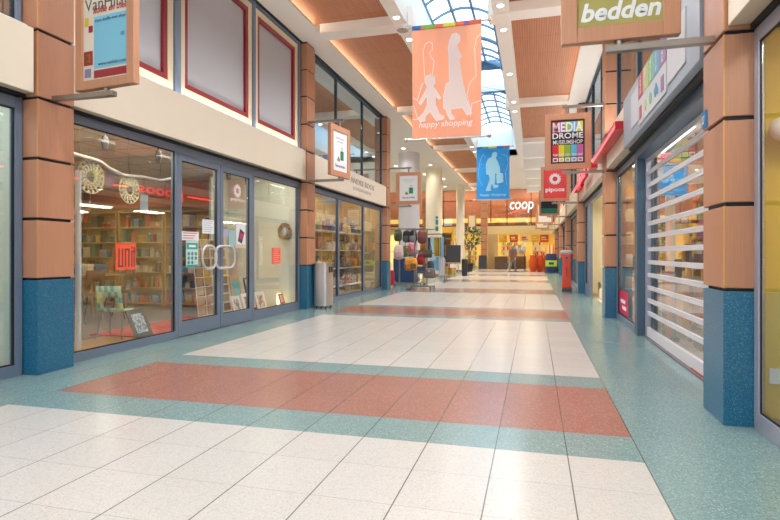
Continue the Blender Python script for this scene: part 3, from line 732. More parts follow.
def luggage_sign(cx, cy, ang, label):
    t, O, u, v, n, fw_, fh_ = hang_sign('hanging_sign', cx, cy, ang, 'L', label)
    face(t, O, u, v, n, fw_, fh_, M['paper'])
    MB().text('ANDRE ROOS', P(O,u,v,n,fw_/2,0.62), u, v, 0.05, width=0.36, t=0.002, center=True).text('LEDERWAREN', P(O,u,v,n,fw_/2,0.56), u, v, 0.03, width=0.24, t=0.002, center=True).build('lettering', cm(150,156,164), t)
    b = MB(); b.m(0); rect(b, O, u, v, n, 0.29, 0.22, 0.42, 0.40, 0.001); b.m(1)
    rect(b, O, u, v, n, 0.335, 0.40, 0.342, 0.47, 0.001); rect(b, O, u, v, n, 0.372, 0.40, 0.379, 0.47, 0.001); rect(b, O, u, v, n, 0.335, 0.465, 0.379, 0.474, 0.001)
    b.m(2); rect(b, O, u, v, n, 0.17, 0.19, 0.27, 0.24, 0.001); b.m(1); rect(b, O, u, v, n, 0.19, 0.24, 0.24, 0.275, 0.001)
    b.m(3)
    for k in range(4): rect(b, O, u, v, n, 0.305+0.028*k, 0.23, 0.312+0.028*k, 0.39, 0.003)
    b.build('print', [cm(22,140,104), cm(110,110,112), cm(150,120,90), cm(14,108,80)], t)
    MB().text('Samsonite', P(O,u,v,n,fw_/2,0.075), u, v, 0.085, width=0.38, t=0.002, bold=0.015, center=True).build('lettering', cm(70,84,110), t)
luggage_sign(-3.69, 9.97, 81, 'wood framed luggage sign turned edge-on, hanging over the litter bin column')
luggage_sign(-3.70, 16.05, 2, 'wood framed luggage sign facing the camera on the third left column')

# bedding sign
t, O, u, v, n, fw_, fh_ = hang_sign('hanging_sign', 0.575, 4.10, 0, 'R', 'wood framed olive green bedding shop sign at the top right')
face(t, O, u, v, n, fw_, fh_, cm(164,158,86))
MB().text('bedden', P(O,u,v,n,0.025,0.045), u, v, 0.175, width=0.525, t=0.003, bold=0.03, shear=0.22).build('lettering', M['paper'], t)
b = MB(); b.prism([(0.30,0.33),(0.40,0.30),(0.43,0.36),(0.34,0.42),(0.22,0.55),(0.14,0.50)], O, u, v, n*0.003); b.build('print', M['paper'], t)

# museum shop sign
t, O, u, v, n, fw_, fh_ = hang_sign('hanging_sign', 0.57, 10.10, 0, 'R', 'wood framed black museum shop sign with rainbow lettering', fw=0.105)
face(t, O, u, v, n, fw_, fh_, cm(24,24,28))
cc = [(206,44,52), (176,92,170), (140,190,70), (96,178,220), (214,212,60), (214,212,60)]
b = MB()
for i in range(5):
    b.m(i); rect(b, O, u, v, n, 0.025+i*0.104, 0.56, 0.125+i*0.104, 0.74)
rb = [(208,36,44), (222,214,50), (140,190,60), (92,186,222), (190,96,170)]
for i in range(5):
    b.m(5+i); rect(b, O, u, v, n, 0.025+i*0.105, 0.12, 0.125+i*0.105, 0.33); b.m(10); rect(b, O, u, v, n, 0.03+i*0.105, 0.03, 0.12+i*0.105, 0.105)
    b.m(5+i); rect(b, O, u, v, n, 0.048+i*0.105, 0.045, 0.102+i*0.105, 0.085, 0.002)
b.build('print', [cm(*q) for q in cc[:5]] + [cm(*q) for q in rb] + [M['paper']], t)
MB().text('MEDIA', P(O,u,v,n,fw_/2,0.565,0.002), u, v, 0.235, width=0.51, t=0.002, bold=0.02, center=True).build('lettering', M['paper'], t)
MB().text('DROME', P(O,u,v,n,fw_/2,0.445,0.002), u, v, 0.14, width=0.52, t=0.002, bold=0.02, center=True).text('MUSEUMSHOP', P(O,u,v,n,fw_/2,0.345,0.002), u, v, 0.10, width=0.50, t=0.002, bold=0.01, center=True).build('lettering', M['paper'], t)
b = MB()
for i, s_ in enumerate(('TUIN', 'STER', 'NATUUR', 'TECH', 'KUNST')): b.text(s_, P(O,u,v,n,0.075+i*0.105,0.135,0.003), u, v, 0.055, width=0.085, t=0.001, bold=0.01, center=True)
b.build('lettering', M['paper'], t)

# craft shop sign (red)
t, O, u, v, n, fw_, fh_ = hang_sign('hanging_sign', 0.565, 16.10, 0, 'R', 'wood framed red craft shop sign with white wreath emblem', fw=0.08)
face(t, O, u, v, n, fw_, fh_, cm(214,66,66))
b = MB()
for k in range(14):
    an = 2*math.pi*k/14; cxx, czz = fw_/2 + 0.115*math.cos(an), 0.55 + 0.115*math.sin(an)
    q = P(O,u,v,n,cxx,czz); b.obox(q, u*math.cos(an)+v*math.sin(an), n, v*math.cos(an)-u*math.sin(an), 0.045, 0.003, 0.022)
b.build('emblem', M['paper'], t)
MB().text('pipoos', P(O,u,v,n,fw_/2,0.20,0.001), u, v, 0.16, width=0.52, t=0.002, bold=0.03, center=True).build('lettering', M['paper'], t)
# dark sign and white sign further on
t, O, u, v, n, fw_, fh_ = hang_sign('hanging_sign', 0.56, 22.10, 0, 'R', 'wood framed black and green sign behind the red craft sign', fw=0.08)
face(t, O, u, v, n, fw_, fh_, cm(24,28,34)); b = MB(); rect(b, O, u, v, n, 0, 0, fw_, 0.2); b.build('print', cm(20,120,96), t)
t, O, u, v, n, fw_, fh_ = hang_sign('hanging_sign', 0.50, 28.10, 0, 'R', 'wood framed white sign with orange lines far down the right side', fw=0.08)
face(t, O, u, v, n, fw_, fh_, M['paper']); b = MB()
for k in range(4): rect(b, O, u, v, n, 0.08, 0.30+0.1*k, fw_-0.08, 0.34+0.1*k)
b.build('print', cm(226,140,90), t)
t, O, u, v, n, fw_, fh_ = hang_sign('hanging_sign', 0.45, 34.10, 0, 'R', 'farthest wood framed sign on the right before the supermarket', fw=0.08)
face(t, O, u, v, n, fw_, fh_, cm(236,226,210))

# luggage shop name and round house number
t = thing('shop_lettering', (-4.358, 13.6, 2.8), 'grey luggage shop name lettered on the cream fascia', 'lettering')
MB().text('ANDRE ROOS', (-4.36, 12.55, 2.86), Y3, Z3, 0.20, width=2.0, t=0.012, bold=0.0).build('name_letters', cm(176,172,170), t)
MB().text('LEDERWAREN', (-4.36, 12.75, 2.70), Y3, Z3, 0.12, width=1.5, t=0.01).build('small_letters', cm(196,190,186), t)
t = thing('number_plate', (1.165, 4.27, 2.0), 'small blue number plate on the nearest right column', 'sign')
MB().box(1.158, 4.23, 1.99, 1.17, 4.31, 2.11).build('plate', cm(28,120,180), t)
MB().text('27', (1.156, 4.30, 2.02), NY, Z3, 0.08, width=0.055, t=0.002, bold=0.03).build('lettering', M['paper'], t)

# ------------------------------------------------------------------ banners
def banner(y, z1, x0, x1, fc, sc_, label, strip, figs, lines, txt):
    z0 = z1-1.93; W = x1-x0
    t = thing('hanging_banner', ((x0+x1)/2, y, z1), label, 'banner')
    m, nt, b_, N, L = newmat('translucent banner cloth')
    N.remove(b_); df = N.new('ShaderNodeBsdfDiffuse'); tr = N.new('ShaderNodeBsdfTranslucent'); mx = N.new('ShaderNodeMixShader')
    df.inputs[0].default_value = fc; tr.inputs[0].default_value = fc; mx.inputs[0].default_value = 0.45
    L.new(df.outputs[0], mx.inputs[1]); L.new(tr.outputs[0], mx.inputs[2])
    tp = N.new('ShaderNodeBsdfTransparent'); tp.inputs[0].default_value = tuple(0.4+0.6*q for q in fc[:3]) + (1,); m2 = N.new('ShaderNodeMixShader'); m2.inputs[0].default_value = 0.16
    L.new(mx.outputs[0], m2.inputs[1]); L.new(tp.outputs[0], m2.inputs[2]); L.new(m2.outputs[0], N['Material Output'].inputs[0])
    b = MB(); n = 24; yy = [y + 0.012*math.sin(i*0.9)*math.sin(i*0.23) for i in range(n+1)]
    for i in range(n):
        xa, xb = x0+W*i/n, x0+W*(i+1)/n
        b.prism([(xa, yy[i]), (xb, yy[i+1]), (xb, yy[i+1]+0.003), (xa, yy[i]+0.003)], (0,0,z0), X3, Y3, (0,0,1.93))
    b.build('cloth', m, t, smooth=60)
    for zz in (z1+0.01, z0):
        rod = MB(); rod.tube([(x0-0.10, y, zz), (x1+0.12, y, zz)], 0.016, 10)
        for xx in (x0-0.11, x1+0.13): rod.blob((xx, y, zz), (0.035, 0.035, 0.035), 1.0, 10, 6)
        rod.build('rod', M['steel'], t, smooth=True)
    rod = MB(); rod.tube([(x0-0.09, y, z1+0.02), (x0-0.09, y, Zc)], 0.004, 6).tube([(x1+0.11, y, z1+0.02), (x1+0.11, y, Zc)], 0.004, 6)
    rod.build('hanging_wires', M['steel'], t, smooth=True)
    b = MB(); xs = x0
    for k, wd in enumerate(strip[0]):
        b.m(k % len(strip[1])); b.box(xs, y-0.02, z1-0.035, xs+wd*W, y+0.006, z1+0.03); xs += wd*W
    b.build('colour_strip', [cm(*q) for q in strip[1]], t)
    O = Vector((x0, y-0.016, z0)); pr = MB(); H = 1.93
    for f_ in figs:
        pts = [(a*W, b2*H) for a, b2 in f_]
        # triangulated so concave outlines fill properly
        from mathutils.geometry import tessellate_polygon
        tri = tessellate_polygon([[Vector((p[0], p[1], 0)) for p in pts]])
        for q in tri: pr.prism([pts[i] for i in q], O, X3, Z3, (0,-0.001,0))
    mp_, nt2, b2_, N2, L2 = newmat('translucent banner print'); N2.remove(b2_)
    d2_ = N2.new('ShaderNodeBsdfDiffuse'); t2_ = N2.new('ShaderNodeBsdfTranslucent'); x2_ = N2.new('ShaderNodeMixShader'); d2_.inputs[0].default_value = S(*sc_[0]); t2_.inputs[0].default_value = S(*sc_[0]); x2_.inputs[0].default_value = 0.12
    L2.new(d2_.outputs[0], x2_.inputs[1]); L2.new(t2_.outputs[0], x2_.inputs[2]); L2.new(x2_.outputs[0], N2['Material Output'].inputs[0])
    pr.build('figure_print', mp_, t)
    ln = MB()
    for f_ in lines: ln.stroke([(a*W, b2*H) for a, b2 in f_], O + Vector((0,-0.0015,0)), Vector(X3), Vector(Z3), 0.012)
    ln.build('line_print', cm(*sc_[1]), t)
    MB().text('happy shopping', O + Vector((txt[0]*W, -0.002, txt[1]*H)), X3, Z3, txt[2], width=txt[3]*W, t=0.001, bold=0.010, shear=0.2).build('lettering', cm(*sc_[1]), t)
def c1(x, y): return ((x/7.43+400-412)/70, (138.5-(y/7.43+20))/108.5)
def c2(x, y): return ((x/7.43+400-412)/70, (138.5-(y/7.43+75))/108.5)
woman = [c1(*p) for p in ((375,190),(395,150),(425,142),(450,165),(450,205),(428,230),(440,265),(465,310),(445,330),(455,400),(475,515))] + \
        [c2(*p) for p in ((482,120),(500,200),(540,310),(505,320),(470,265),(385,268),(385,300),(415,340),(380,345),(355,300),(345,268),(330,260),(330,170),(350,88),(372,75))] + [c1(*p) for p in ((375,470),(370,300),(365,240))]
child = [c2(*p) for p in ((190,60),(195,20),(230,12),(262,30),(265,75),(250,100),(275,130),(310,185),(295,195),(265,165),(270,230),(300,300),(335,320),(330,335),(275,345),(225,275),(190,310),(190,340),(150,345),(135,320),(180,280),(205,230),(205,160),(155,225),(140,210),(195,120),(205,100))]
def closed(f_): return f_ + [f_[0]]
line1 = [c1(*p) for p in ((150,518),(165,490),(188,470),(175,250),(190,200),(220,185),(245,200),(245,245),(222,265),(258,330),(245,420))]
line2 = [c1(*p) for p in ((606,165),(575,190),(560,260),(572,460),(535,490),(520,520))] + [c2(*p) for p in ((505,180),(540,310))]
line3 = [c2(*p) for p in ((165,80),(130,190),(100,170))]; line4 = [c2(*p) for p in ((100,225),(135,325),(100,325))]
line5 = [c2(*p) for p in ((530,330),(540,240),(605,225))]
banner(9.15, 5.0, -2.045, -0.86, S(255,204,174), [(255,236,228), (255,248,244)], 'large orange banner with pale walking figures and happy shopping lettering',
       ((0.13,0.03,0.18,0.12,0.17,0.13,0.07,0.17), [(30,110,190),(230,110,80),(120,180,70),(232,110,80),(226,220,60),(232,110,80),(150,90,180),(232,110,80)]),
       [woman, child], [closed(woman), closed(child), line1, line2, line3, line4, line5], (0.10, 0.105, 0.14, 0.78))
def c3(x, y): return ((x/8+470-477)/33.3, (199.7-(y/8+142))/51.7)
man = [c3(*p) for p in ((185,95),(205,85),(222,95),(220,120),(208,130),(225,160),(245,215),(245,255),(268,258),(272,325),(222,335),(216,275),(222,262),(205,250),(205,300),(200,345),(235,350),(225,368),(195,370),(182,330),(165,375),(175,388),(135,392),(135,375),(150,340),(165,300),(155,262),(135,262),(132,180),(150,140),(180,125))]
l1 = [c3(*p) for p in ((105,350),(75,300),(70,230),(85,150),(110,100),(130,130))]; l2 = [c3(*p) for p in ((300,350),(290,250),(312,180),(300,120),(270,110))]
stars = [[c3(x-4, y), c3(x+4, y)] for x, y in ((98,182),(245,135),(265,190),(278,228),(290,265),(322,252))]
banner(20.2, 5.02, -2.07, -0.88, S(90,190,244), [(180,234,252), (190,238,252)], 'blue banner with a pale man carrying a bag, hanging farther down the corridor',
       ((0.17,0.2,0.24,0.2,0.19), [(30,110,190),(90,170,120),(226,200,70),(50,90,180),(216,70,60)]),
       [man], [l1, l2, closed(man)] + stars, (0.10, 0.075, 0.12, 0.80))

# ------------------------------------------------------------------ litter bin
t = thing('litter_bin', (-4.16, 10.31, 0), 'brushed steel litter bin standing against the second left column', 'bin')
b = MB(); pts = []
x0, x1, y0, y1 = -4.32, -4.0, 10.12, 10.50; r = 0.07
def rr_pts(x0, x1, y0, y1, r, n=5):
    out = []
    for cx_, cy_, a0 in ((x1-r, y0+r, -90), (x1-r, y1-r, 0), (x0+r, y1-r, 90), (x0+r, y0+r, 180)):
        for k in range(n+1):
            a = math.radians(a0+90*k/n); out.append((cx_+r*math.cos(a), cy_+r*math.sin(a)))
    return out
MB().prism(rr_pts(x0, x1, y0, y1, r), (0,0,0.05), X3, Y3, (0,0,0.80)).build('body', mat('brushed bin steel', S(190,186,184), 0.28, 0.8), t, smooth=40)
MB().prism(rr_pts(x0+0.02, x1-0.02, y0+0.02, y1-0.02, 0.05), (0,0,0.85), X3, Y3, (0,0,0.05)).prism(rr_pts(x0-0.005, x1+0.005, y0-0.005, y1+0.005, r), (0,0,0.90), X3, Y3, (0,0,0.02)).build('lid', M['steel'], t, smooth=40)
MB().box(x1-0.035, y0+0.07, 0.72, x1+0.004, y0+0.16, 0.84).box(x1-0.035, y0+0.19, 0.72, x1+0.004, y0+0.29, 0.84).build('opening', M['black'], t)
b = MB()
for xx in (x0+0.06, x1-0.06):
    for yy in (y0+0.06, y1-0.06): b.lathe([(0.02, 0.0), (0.02, 0.06)], (xx, yy, 0), 10)
b.build('feet', M['black'], t)

# ------------------------------------------------------------------ corner shop at the far left
room('corner_shop', -4.57, -8.5, -3.0, 3.85, 2.6, M['pale'], cm(170,160,140), cm(226,224,214), [(-4.8, 3.0, 0.16, 1.2), (-4.8, 1.0, 0.16, 1.2), (-6.2, 2.6, 0.5, 0.3)], -8.5, lampm=emit('corner shop lamp', (0.92,1.0,0.97,1), 12))
curtain('curtain', -4.95, 3.0, 3.8, 0.05, 2.3, cm(206,222,216), 'pale green curtain inside the window at the far left edge', 5)
# ------------------------------------------------------------------ craft shop interior
room('craft_shop', -4.57, -9.8, 4.2, 9.98, 2.62, M['shopwall'], M['floorwood'], M['tiles'],
     [(-4.78, 5.2, 0.16, 1.3), (-4.78, 7.0, 0.16, 1.3), (-4.78, 8.9, 0.16, 1.3), (-7.5, 4.75, 0.8, 0.3), (-8.9, 5.3, 0.8, 0.3), (-6.3, 4.55, 0.8, 0.2), (-8.3, 9.0, 0.3, 0.12), (-9.3, 6.2, 0.4, 0.2)], -9.8)  # window strips and panels behind the near column are unseen added fill
st(MB().box(-5.55, 4.2, 0.004, -9.8, 9.98, 0.010), 'floor_craft_rear', M['shopdark'])
tag(MB().box(-4.75, 5.95, 0.010, -5.75, 8.1, 0.022).build('door_mat', M['carpet']), 'red entrance mat inside the craft shop doors', 'mat')
tag(MB().box(-4.75, 8.2, 0.010, -5.6, 9.6, 0.018).build('display_mat', cm(196,150,110)), 'tan display cloth on the floor of the right craft window', 'mat')
st(MB().box(-7.6, 4.2, 2.30, -7.85, 9.98, 2.61), 'ceiling_bulkhead', cm(206,192,166))
st(MB().box(-4.59, 9.90, 0, -6.15, 9.975, 2.61).box(-6.10, 9.3, 0, -6.15, 9.90, 2.61), 'wall_display', M['pale'])
st(MB().box(-6.2, 9.92, 2.1, -9.7, 9.97, 2.61), 'wall_orange', cm(206,134,96))
tag(MB().tube([(-4.75, 4.76, 0.003), (-4.75, 4.76, 2.0)], 0.03, 12).build('white_pole', M['paper'], smooth=True), 'slim white pole inside the craft window beside the left column', 'pole')
# spotlights under the shop ceiling
def track_spot(x, y, label):
    t = thing('spotlight', (x, y, 2.62), label, 'spotlight', 'black spotlights on the craft shop ceiling')
    MB().tube([(x, y, 2.62), (x, y, 2.50)], 0.012, 8).build('stem', M['dark'], t)
    MB().lathe([(0.03, -0.16), (0.045, -0.06), (0.03, 0.0)], (x, y, 2.50), 14).build('lamp_head', M['dark'], t, smooth=True)
for x, y, q in ((-4.95, 5.35, 'near the left of the window'), (-4.95, 6.30, 'near the left door'), (-4.95, 8.05, 'near the right door'), (-5.0, 8.75, 'above the wreath window')): track_spot(x, y, 'small black ceiling spotlight ' + q)
# branch and paper ornaments
t = thing('branch', (-4.9, 5.7, 2.15), 'grey driftwood branch hanging across the craft window', 'branch')
MB().tube([(-4.88,4.62,2.20),(-4.90,4.87,2.18),(-4.92,5.22,2.17),(-4.92,5.38,2.10),(-4.92,5.6,2.06),(-4.92,5.98,2.09),(-4.92,6.3,2.09),(-4.92,6.62,2.18)], [0.045,0.04,0.036,0.042,0.034,0.028,0.024,0.016], 10).build('wood', mat('driftwood', S(170,158,146), 0.8, var=0.2, scale=30), t, smooth=True)
b = MB()
for y in (4.95, 5.7, 6.3): b.tube([(-4.92, y, 2.15), (-4.92, y, 2.62)], 0.002, 5)
b.build('cord', M['dark'], t)
def doily(y, z, r, label):
    t = thing('paper_ornament', (-4.9, y, z), label, 'ornament'); b = MB(); 
    for rr in (1.0, 0.72, 0.42):
        pts = [(-4.9, y + r*rr*math.cos(a*math.pi/16), z + r*rr*math.sin(a*math.pi/16)) for a in range(32)]; b.tube(pts, 0.006, 6, closed=True)
    for k in range(16):
        a = k*math.pi/8; b.tube([(-4.9, y+0.3*r*math.cos(a), z+0.3*r*math.sin(a)), (-4.9, y+r*math.cos(a+0.12), z+r*math.sin(a+0.12))], 0.006, 6)
        for rr, q in ((0.88, 0.2), (0.57, 0)): b.lathe([(0.038*r*2, -0.003), (0.038*r*2, 0.003)], (-4.9, y+rr*r*math.cos(a+q), z+rr*r*math.sin(a+q)), 8, 'X')
    b.build('lace', mat('cream lace', S(226,220,180), 0.7), t); MB().tube([(-4.9, y, z+r), (-4.9, y, 2.15)], 0.002, 5).build('cord', M['dark'], t)
doily(5.09, 1.98, 0.19, 'round cream lace ornament hanging left in the craft window'); doily(5.70, 1.90, 0.17, 'round cream lace ornament hanging right in the craft window')
def card(y, z, w_, h_, m, label):
    t = thing('hanging_card', (-4.95, y, z), label, 'card')
    MB().box(-4.955, y-w_/2, z-h_/2, -4.945, y+w_/2, z+h_/2).build('print', m, t); MB().tube([(-4.95, y, z+h_/2), (-4.95, y, 2.12)], 0.002, 5).build('cord', M['dark'], t)
card(5.42, 2.0, 0.16, 0.16, cm(206,180,190), 'small pinkish card hanging between the lace ornaments')
card(6.02, 1.76, 0.14, 0.24, cm(190,200,206), 'small grey patterned card hanging right of the lace ornaments')
# stickers and notices on the glass
def notice(name, y0, y1, z0, z1, m, label, extra=None, x=-4.529):
    t = thing(name, (x, (y0+y1)/2, z0), label, 'notice')
    MB().box(x-0.003, y0, z0, x, y1, z1).build('sheet', m, t)
    if extra: extra(t, x)
def uni_bars(y0, y1, z0, z1):
    def f_(t, x):
        W, H = y1-y0, z1-z0; b = MB()
        for a, c, e_, g_ in ((0.12,0.10,0.18,0.80),(0.29,0.10,0.35,0.80),(0.12,0.10,0.35,0.16),(0.44,0.10,0.50,0.80),(0.61,0.10,0.67,0.80),(0.44,0.74,0.67,0.80),(0.76,0.10,0.82,0.74),(0.76,0.80,0.82,0.88),(0.88,0.10,0.94,0.86),(0.84,0.66,0.98,0.72)):
            b.box(x, y0+a*W, z0+c*H, x+0.002, y0+e_*W, z0+g_*H)
        b.build('lettering', cm(96,64,50), t)
    return f_
notice('window_sticker', 5.056, 5.37, 0.92, 1.22, M['orange'], 'orange square sticker with tall letters on the left craft window', uni_bars(5.056, 5.37, 0.92, 1.22))
def lines_(y0, y1, z0, z1, m, nn, mar=0.1):
    def f_(t, x):
        b = MB()
        for k in range(nn):
            zz = z1-(z1-z0)*(k+0.8)/(nn+0.6); b.box(x, y0+(y1-y0)*mar, zz, x+0.002, y1-(y1-y0)*mar*(1+k % 3), zz+(z1-z0)*0.3/nn)
        b.build('lettering', m, t)
    return f_
notice('window_sticker', 8.785, 9.12, 0.92, 1.21, cm(236,96,74), 'orange sticker with small writing on the right craft window', lines_(8.785, 9.12, 0.92, 1.21, cm(250,170,150), 7))
def posterdots(t, x):
    b = MB(); b.m(0).box(x, 6.33, 1.16, x+0.002, 6.58, 1.25).box(x, 6.33, 0.915, x+0.002, 6.58, 0.95)
    b.m(1)
    for r_ in range(3):
        for c_ in range(3 if r_ < 2 else 2): b.lathe([(0.026, 0), (0.026, 0.002)], (x, 6.375+0.08*c_, 1.10-0.06*r_), 10, 'X')
    b.m(2).box(x+0.002, 6.38, 1.19, x+0.003, 6.53, 1.22)
    b.build('print', [cm(60,170,160), cm(70,150,150), M['paper']], t)
notice('door_poster', 6.32, 6.59, 0.915, 1.275, cm(200,226,226), 'pale poster with teal dots on the left glass door', posterdots)
notice('door_notice', 6.215, 6.60, 1.28, 1.40, M['paper'], 'wide white notice above the teal dotted poster', lines_(6.215, 6.6, 1.28, 1.4, cm(210,120,110), 3))
notice('door_notice', 6.69, 6.975, 1.39, 1.59, M['paper'], 'white double sheet near the top right of the left door', lines_(6.69, 6.97, 1.39, 1.59, cm(180,186,196), 6))
def diamond(t, x):
    b = MB(); b.m(0).prism([(7.63,1.30),(7.75,1.26),(7.83,1.44),(7.70,1.50)], (x,0,0), Y3, Z3, (0.002,0,0)); b.m(1).prism([(7.67,1.35),(7.75,1.33),(7.80,1.41),(7.72,1.44)], (x+0.002,0,0), Y3, Z3, (0.001,0,0))
    b.m(2).box(x, 7.60, 1.19, x+0.002, 7.85, 1.25); b.build('print', [cm(60,66,74), cm(206,40,90), cm(214,196,176)], t)
notice('door_poster', 7.59, 7.865, 1.19, 1.585, M['paper'], 'tall white poster with a dark tilted picture on the right door', diamond)
notice('door_notice', 7.21, 7.36, 1.36, 1.47, cm(176,176,206), 'small violet notice on the right glass door')
notice('door_notice', 7.37, 7.56, 1.20, 1.46, cm(150,186,190), 'blue green flyer beside the tall white poster')
def wreath_logo(t, x):
    b = MB()
    for k in range(12):
        a = k*math.pi/6; b.obox((x+0.002, 7.62+0.075*math.cos(a), 2.09+0.075*math.sin(a)), X3, (0, math.cos(a), math.sin(a)), (0, -math.sin(a), math.cos(a)), 0.001, 0.03, 0.015)
    b.text('pipoos', (x, 7.43, 1.93), Y3, Z3, 0.08, width=0.42, t=0.002); b.build('emblem', cm(226,206,206), t)
t = thing('window_sticker', (-4.529, 7.62, 1.93), 'white wreath emblem and name on the right door glass', 'sticker'); wreath_logo(t, -4.529)

# chair in the window
def school_chair(cx, cy, rz, shell, legm, label, group=None, paint=False):
    t = thing('shell_chair', (0,0,0), label, 'chair', group)
    b = MB(); nX, nY = 8, 10
    def pt(i, j):
        s_ = j/nY; x = (i/nX-0.5)
        if s_ < 0.55:
            q = s_/0.55; y = -0.20+0.36*q; z = 0.44-0.02*math.sin(q*math.pi)+0.012*(abs(x)*2)**2
        else:
            q = (s_-0.55)/0.45; y = 0.16+0.09*q**0.8; z = 0.44+0.40*q
        w2 = 0.40 if s_ < 0.55 else 0.40-0.05*(s_-0.55)
        return (x*w2, y-0.03*(abs(x)*2)**2*(1 if s_ > .55 else 0), z)
    vs = [[b.bm.verts.new(pt(i, j)) for i in range(nX+1)] for j in range(nY+1)]
    for j in range(nY):
        for i in range(nX):
            if j in (6, 7) and 2 <= i <= 5: continue        # hand hole in the backrest
            b.m(0 if (not paint or (i*3+j*5) % 7 > 2) else 1+(i+j) % 2)
            b._f([vs[j][i], vs[j][i+1], vs[j+1][i+1], vs[j+1][i]])
    o = b.build('seat_shell', [shell, cm(196,214,120), cm(60,150,160)], t, smooth=60)
    md = o.modifiers.new('solid', 'SOLIDIFY'); md.thickness = 0.012
    for sx in (-1, 1):
        for sy in (-1, 1): MB().tube([(sx*0.15, sy*0.10, 0.43), (sx*0.20, sy*0.20, 0.012)], 0.011, 8).build('leg', legm, t, smooth=True)
    t.location = (cx, cy, 0); t.rotation_euler = (0, 0, rz); return t
ch = school_chair(-5.27, 5.88, math.radians(-165), cm(150,196,176), cm(110,104,104), 'painted turquoise shell chair standing in the craft window', paint=True)
ch.scale = (0.82, 0.87, 0.82)
# leaning picture
def leaning(name, y, x, w_, h_, fm, pm, label, lean=0.25, rz=0, inset=0.06, z=0.02, ornament=True):
    t = thing(name, (0,0,0), label, 'picture')
    b = MB(); dx = lean*h_
    u_ = Vector((0,1,0)); v_ = Vector((-lean, 0, 1)).normalized(); n_ = u_.cross(v_)
    def q(a, c): return u_*a + v_*c
    for c_, hx, hz in ((q(0, inset/2), w_/2, inset/2), (q(0, h_-inset/2), w_/2, inset/2)): b.obox(c_, u_, n_, v_, hx, 0.012, hz)
    for s_ in (-1, 1): b.obox(q(s_*(w_/2-inset/2), h_/2), u_, n_, v_, inset/2, 0.0115, h_/2-inset)
    b.build('picture_frame', fm, t)
    MB().obox(q(0, h_/2), u_, n_, v_, w_/2-inset-0.001, 0.004, h_/2-inset-0.001).build('picture', pm, t)
    t.location = (x, y, z+0.012); t.rotation_euler = (0, 0, rz); return t
def abstract(name, a, b_, c_, sc):
    m, nt, bb, N, L = newmat(name); g = N.new('ShaderNodeNewGeometry'); v = N.new('ShaderNodeTexVoronoi'); v.inputs['Scale'].default_value = sc; L.new(g.outputs['Position'], v.inputs['Vector'])
    s_ = N.new('ShaderNodeSeparateColor'); L.new(v.outputs['Color'], s_.inputs[0]); cr = N.new('ShaderNodeValToRGB'); cr.color_ramp.interpolation = 'CONSTANT'; e = cr.color_ramp.elements
    e[0].position = 0; e[0].color = a; e[1].position = 0.4; e[1].color = b_; k = e.new(0.72); k.color = c_
    L.new(s_.outputs[0], cr.inputs[0]); L.new(cr.outputs[0], bb.inputs['Base Color']); return m
leaning('leaning_picture', 5.90, -4.84, 0.38, 0.38, cm(50,46,50), abstract('grey blue print', S(190,206,214), S(150,172,190), S(96,110,130), 34), 'black framed grey blue picture leaning in the craft window', 0.42, rz=0.15)
# photo ladder stand with pictures
t = thing('photo_stand', (-5.5, 8.5, 0), 'tall wire stand full of small yellow and brown photos inside the doors', 'display stand')
yA, yB = 8.05, 9.08
fr = MB()
for k in range(5): fr.tube([(-5.52, yA+(yB-yA)*k/4, 0.02), (-5.67, yA+(yB-yA)*k/4, 1.36)], 0.008, 6)
for k in range(9): fr.tube([(-5.52-0.15*k/8, yA, 0.03+1.32*k/8), (-5.52-0.15*k/8, yB, 0.03+1.32*k/8)], 0.006, 6)
fr.build('wire_frame', cm(236,228,206), t)
for r_ in range(8):
    for c_ in range(4):
        y = yA+(yB-yA)*(c_+0.5)/4; z = 0.12+0.165*r_; x = -5.535-0.15*r_/8
        q = R.choice([(190,150,60),(160,124,80),(196,166,96),(140,104,70),(180,150,110)]) if r_ > 2 else R.choice([(176,150,120),(186,164,134),(150,122,96)])
        MB().obox((x, y, z), Y3, X3, Z3, 0.095, 0.004, 0.066).build('photo', cm(*q), t)
leaning('leaning_picture', 8.82, -5.0, 0.30, 0.36, cm(236,230,224), abstract('pale family photo', S(200,190,180), S(150,120,110), S(110,150,170), 20), 'white framed photo leaning low behind the right door', 0.3)
leaning('leaning_picture', 9.32, -5.2, 0.32, 0.62, cm(60,56,58), cm(214,210,196), 'tall dark framed picture leaning behind the white framed photos', 0.2, inset=0.03)
leaning('leaning_picture', 8.92, -5.25, 0.34, 0.66, cm(210,160,110), cm(96,176,176), 'turquoise picture in an orange frame leaning behind the right door', 0.2, inset=0.04)
leaning('leaning_picture', 8.47, -5.0, 0.28, 0.34, cm(232,228,222), abstract('pale beach photo', S(210,206,190), S(120,150,170), S(190,170,150), 18), 'white framed pale blue photo leaning low at the left of the right door', 0.3)
leaning('leaning_picture', 9.30, -4.98, 0.34, 0.36, cm(230,226,216), abstract('brown portrait', S(150,110,90), S(196,150,130), S(200,206,210), 16), 'white framed brown portrait leaning in the right craft window', 0.3)
leaning('leaning_picture', 9.60, -4.72, 0.17, 0.20, cm(216,60,50), cm(246,220,160), 'small red framed picture beside the glowing lamp in the right window', 0.3, inset=0.025, z=0.12)
tag(MB().box(-4.66, 9.45, 0.02, -4.80, 9.74, 0.12).build('display_block', cm(110,80,66)), 'brown block carrying the small red framed picture', 'block')
t = thing('glow_lamp', (-4.85, 9.74, 0.02), 'small glowing paper lamp in the corner of the right craft window', 'lamp')
MB().lathe([(0.05, 0.0), (0.05, 0.02)], (-4.85, 9.72, 0.02), 14).build('base', M['dark'], t); MB().lathe([(0.045, 0.02), (0.055, 0.16), (0.045, 0.30)], (-4.85, 9.72, 0.02), 16).build('lamp_shade', emit('warm paper lamp', (1,0.72,0.32,1), 5), t, smooth=True)
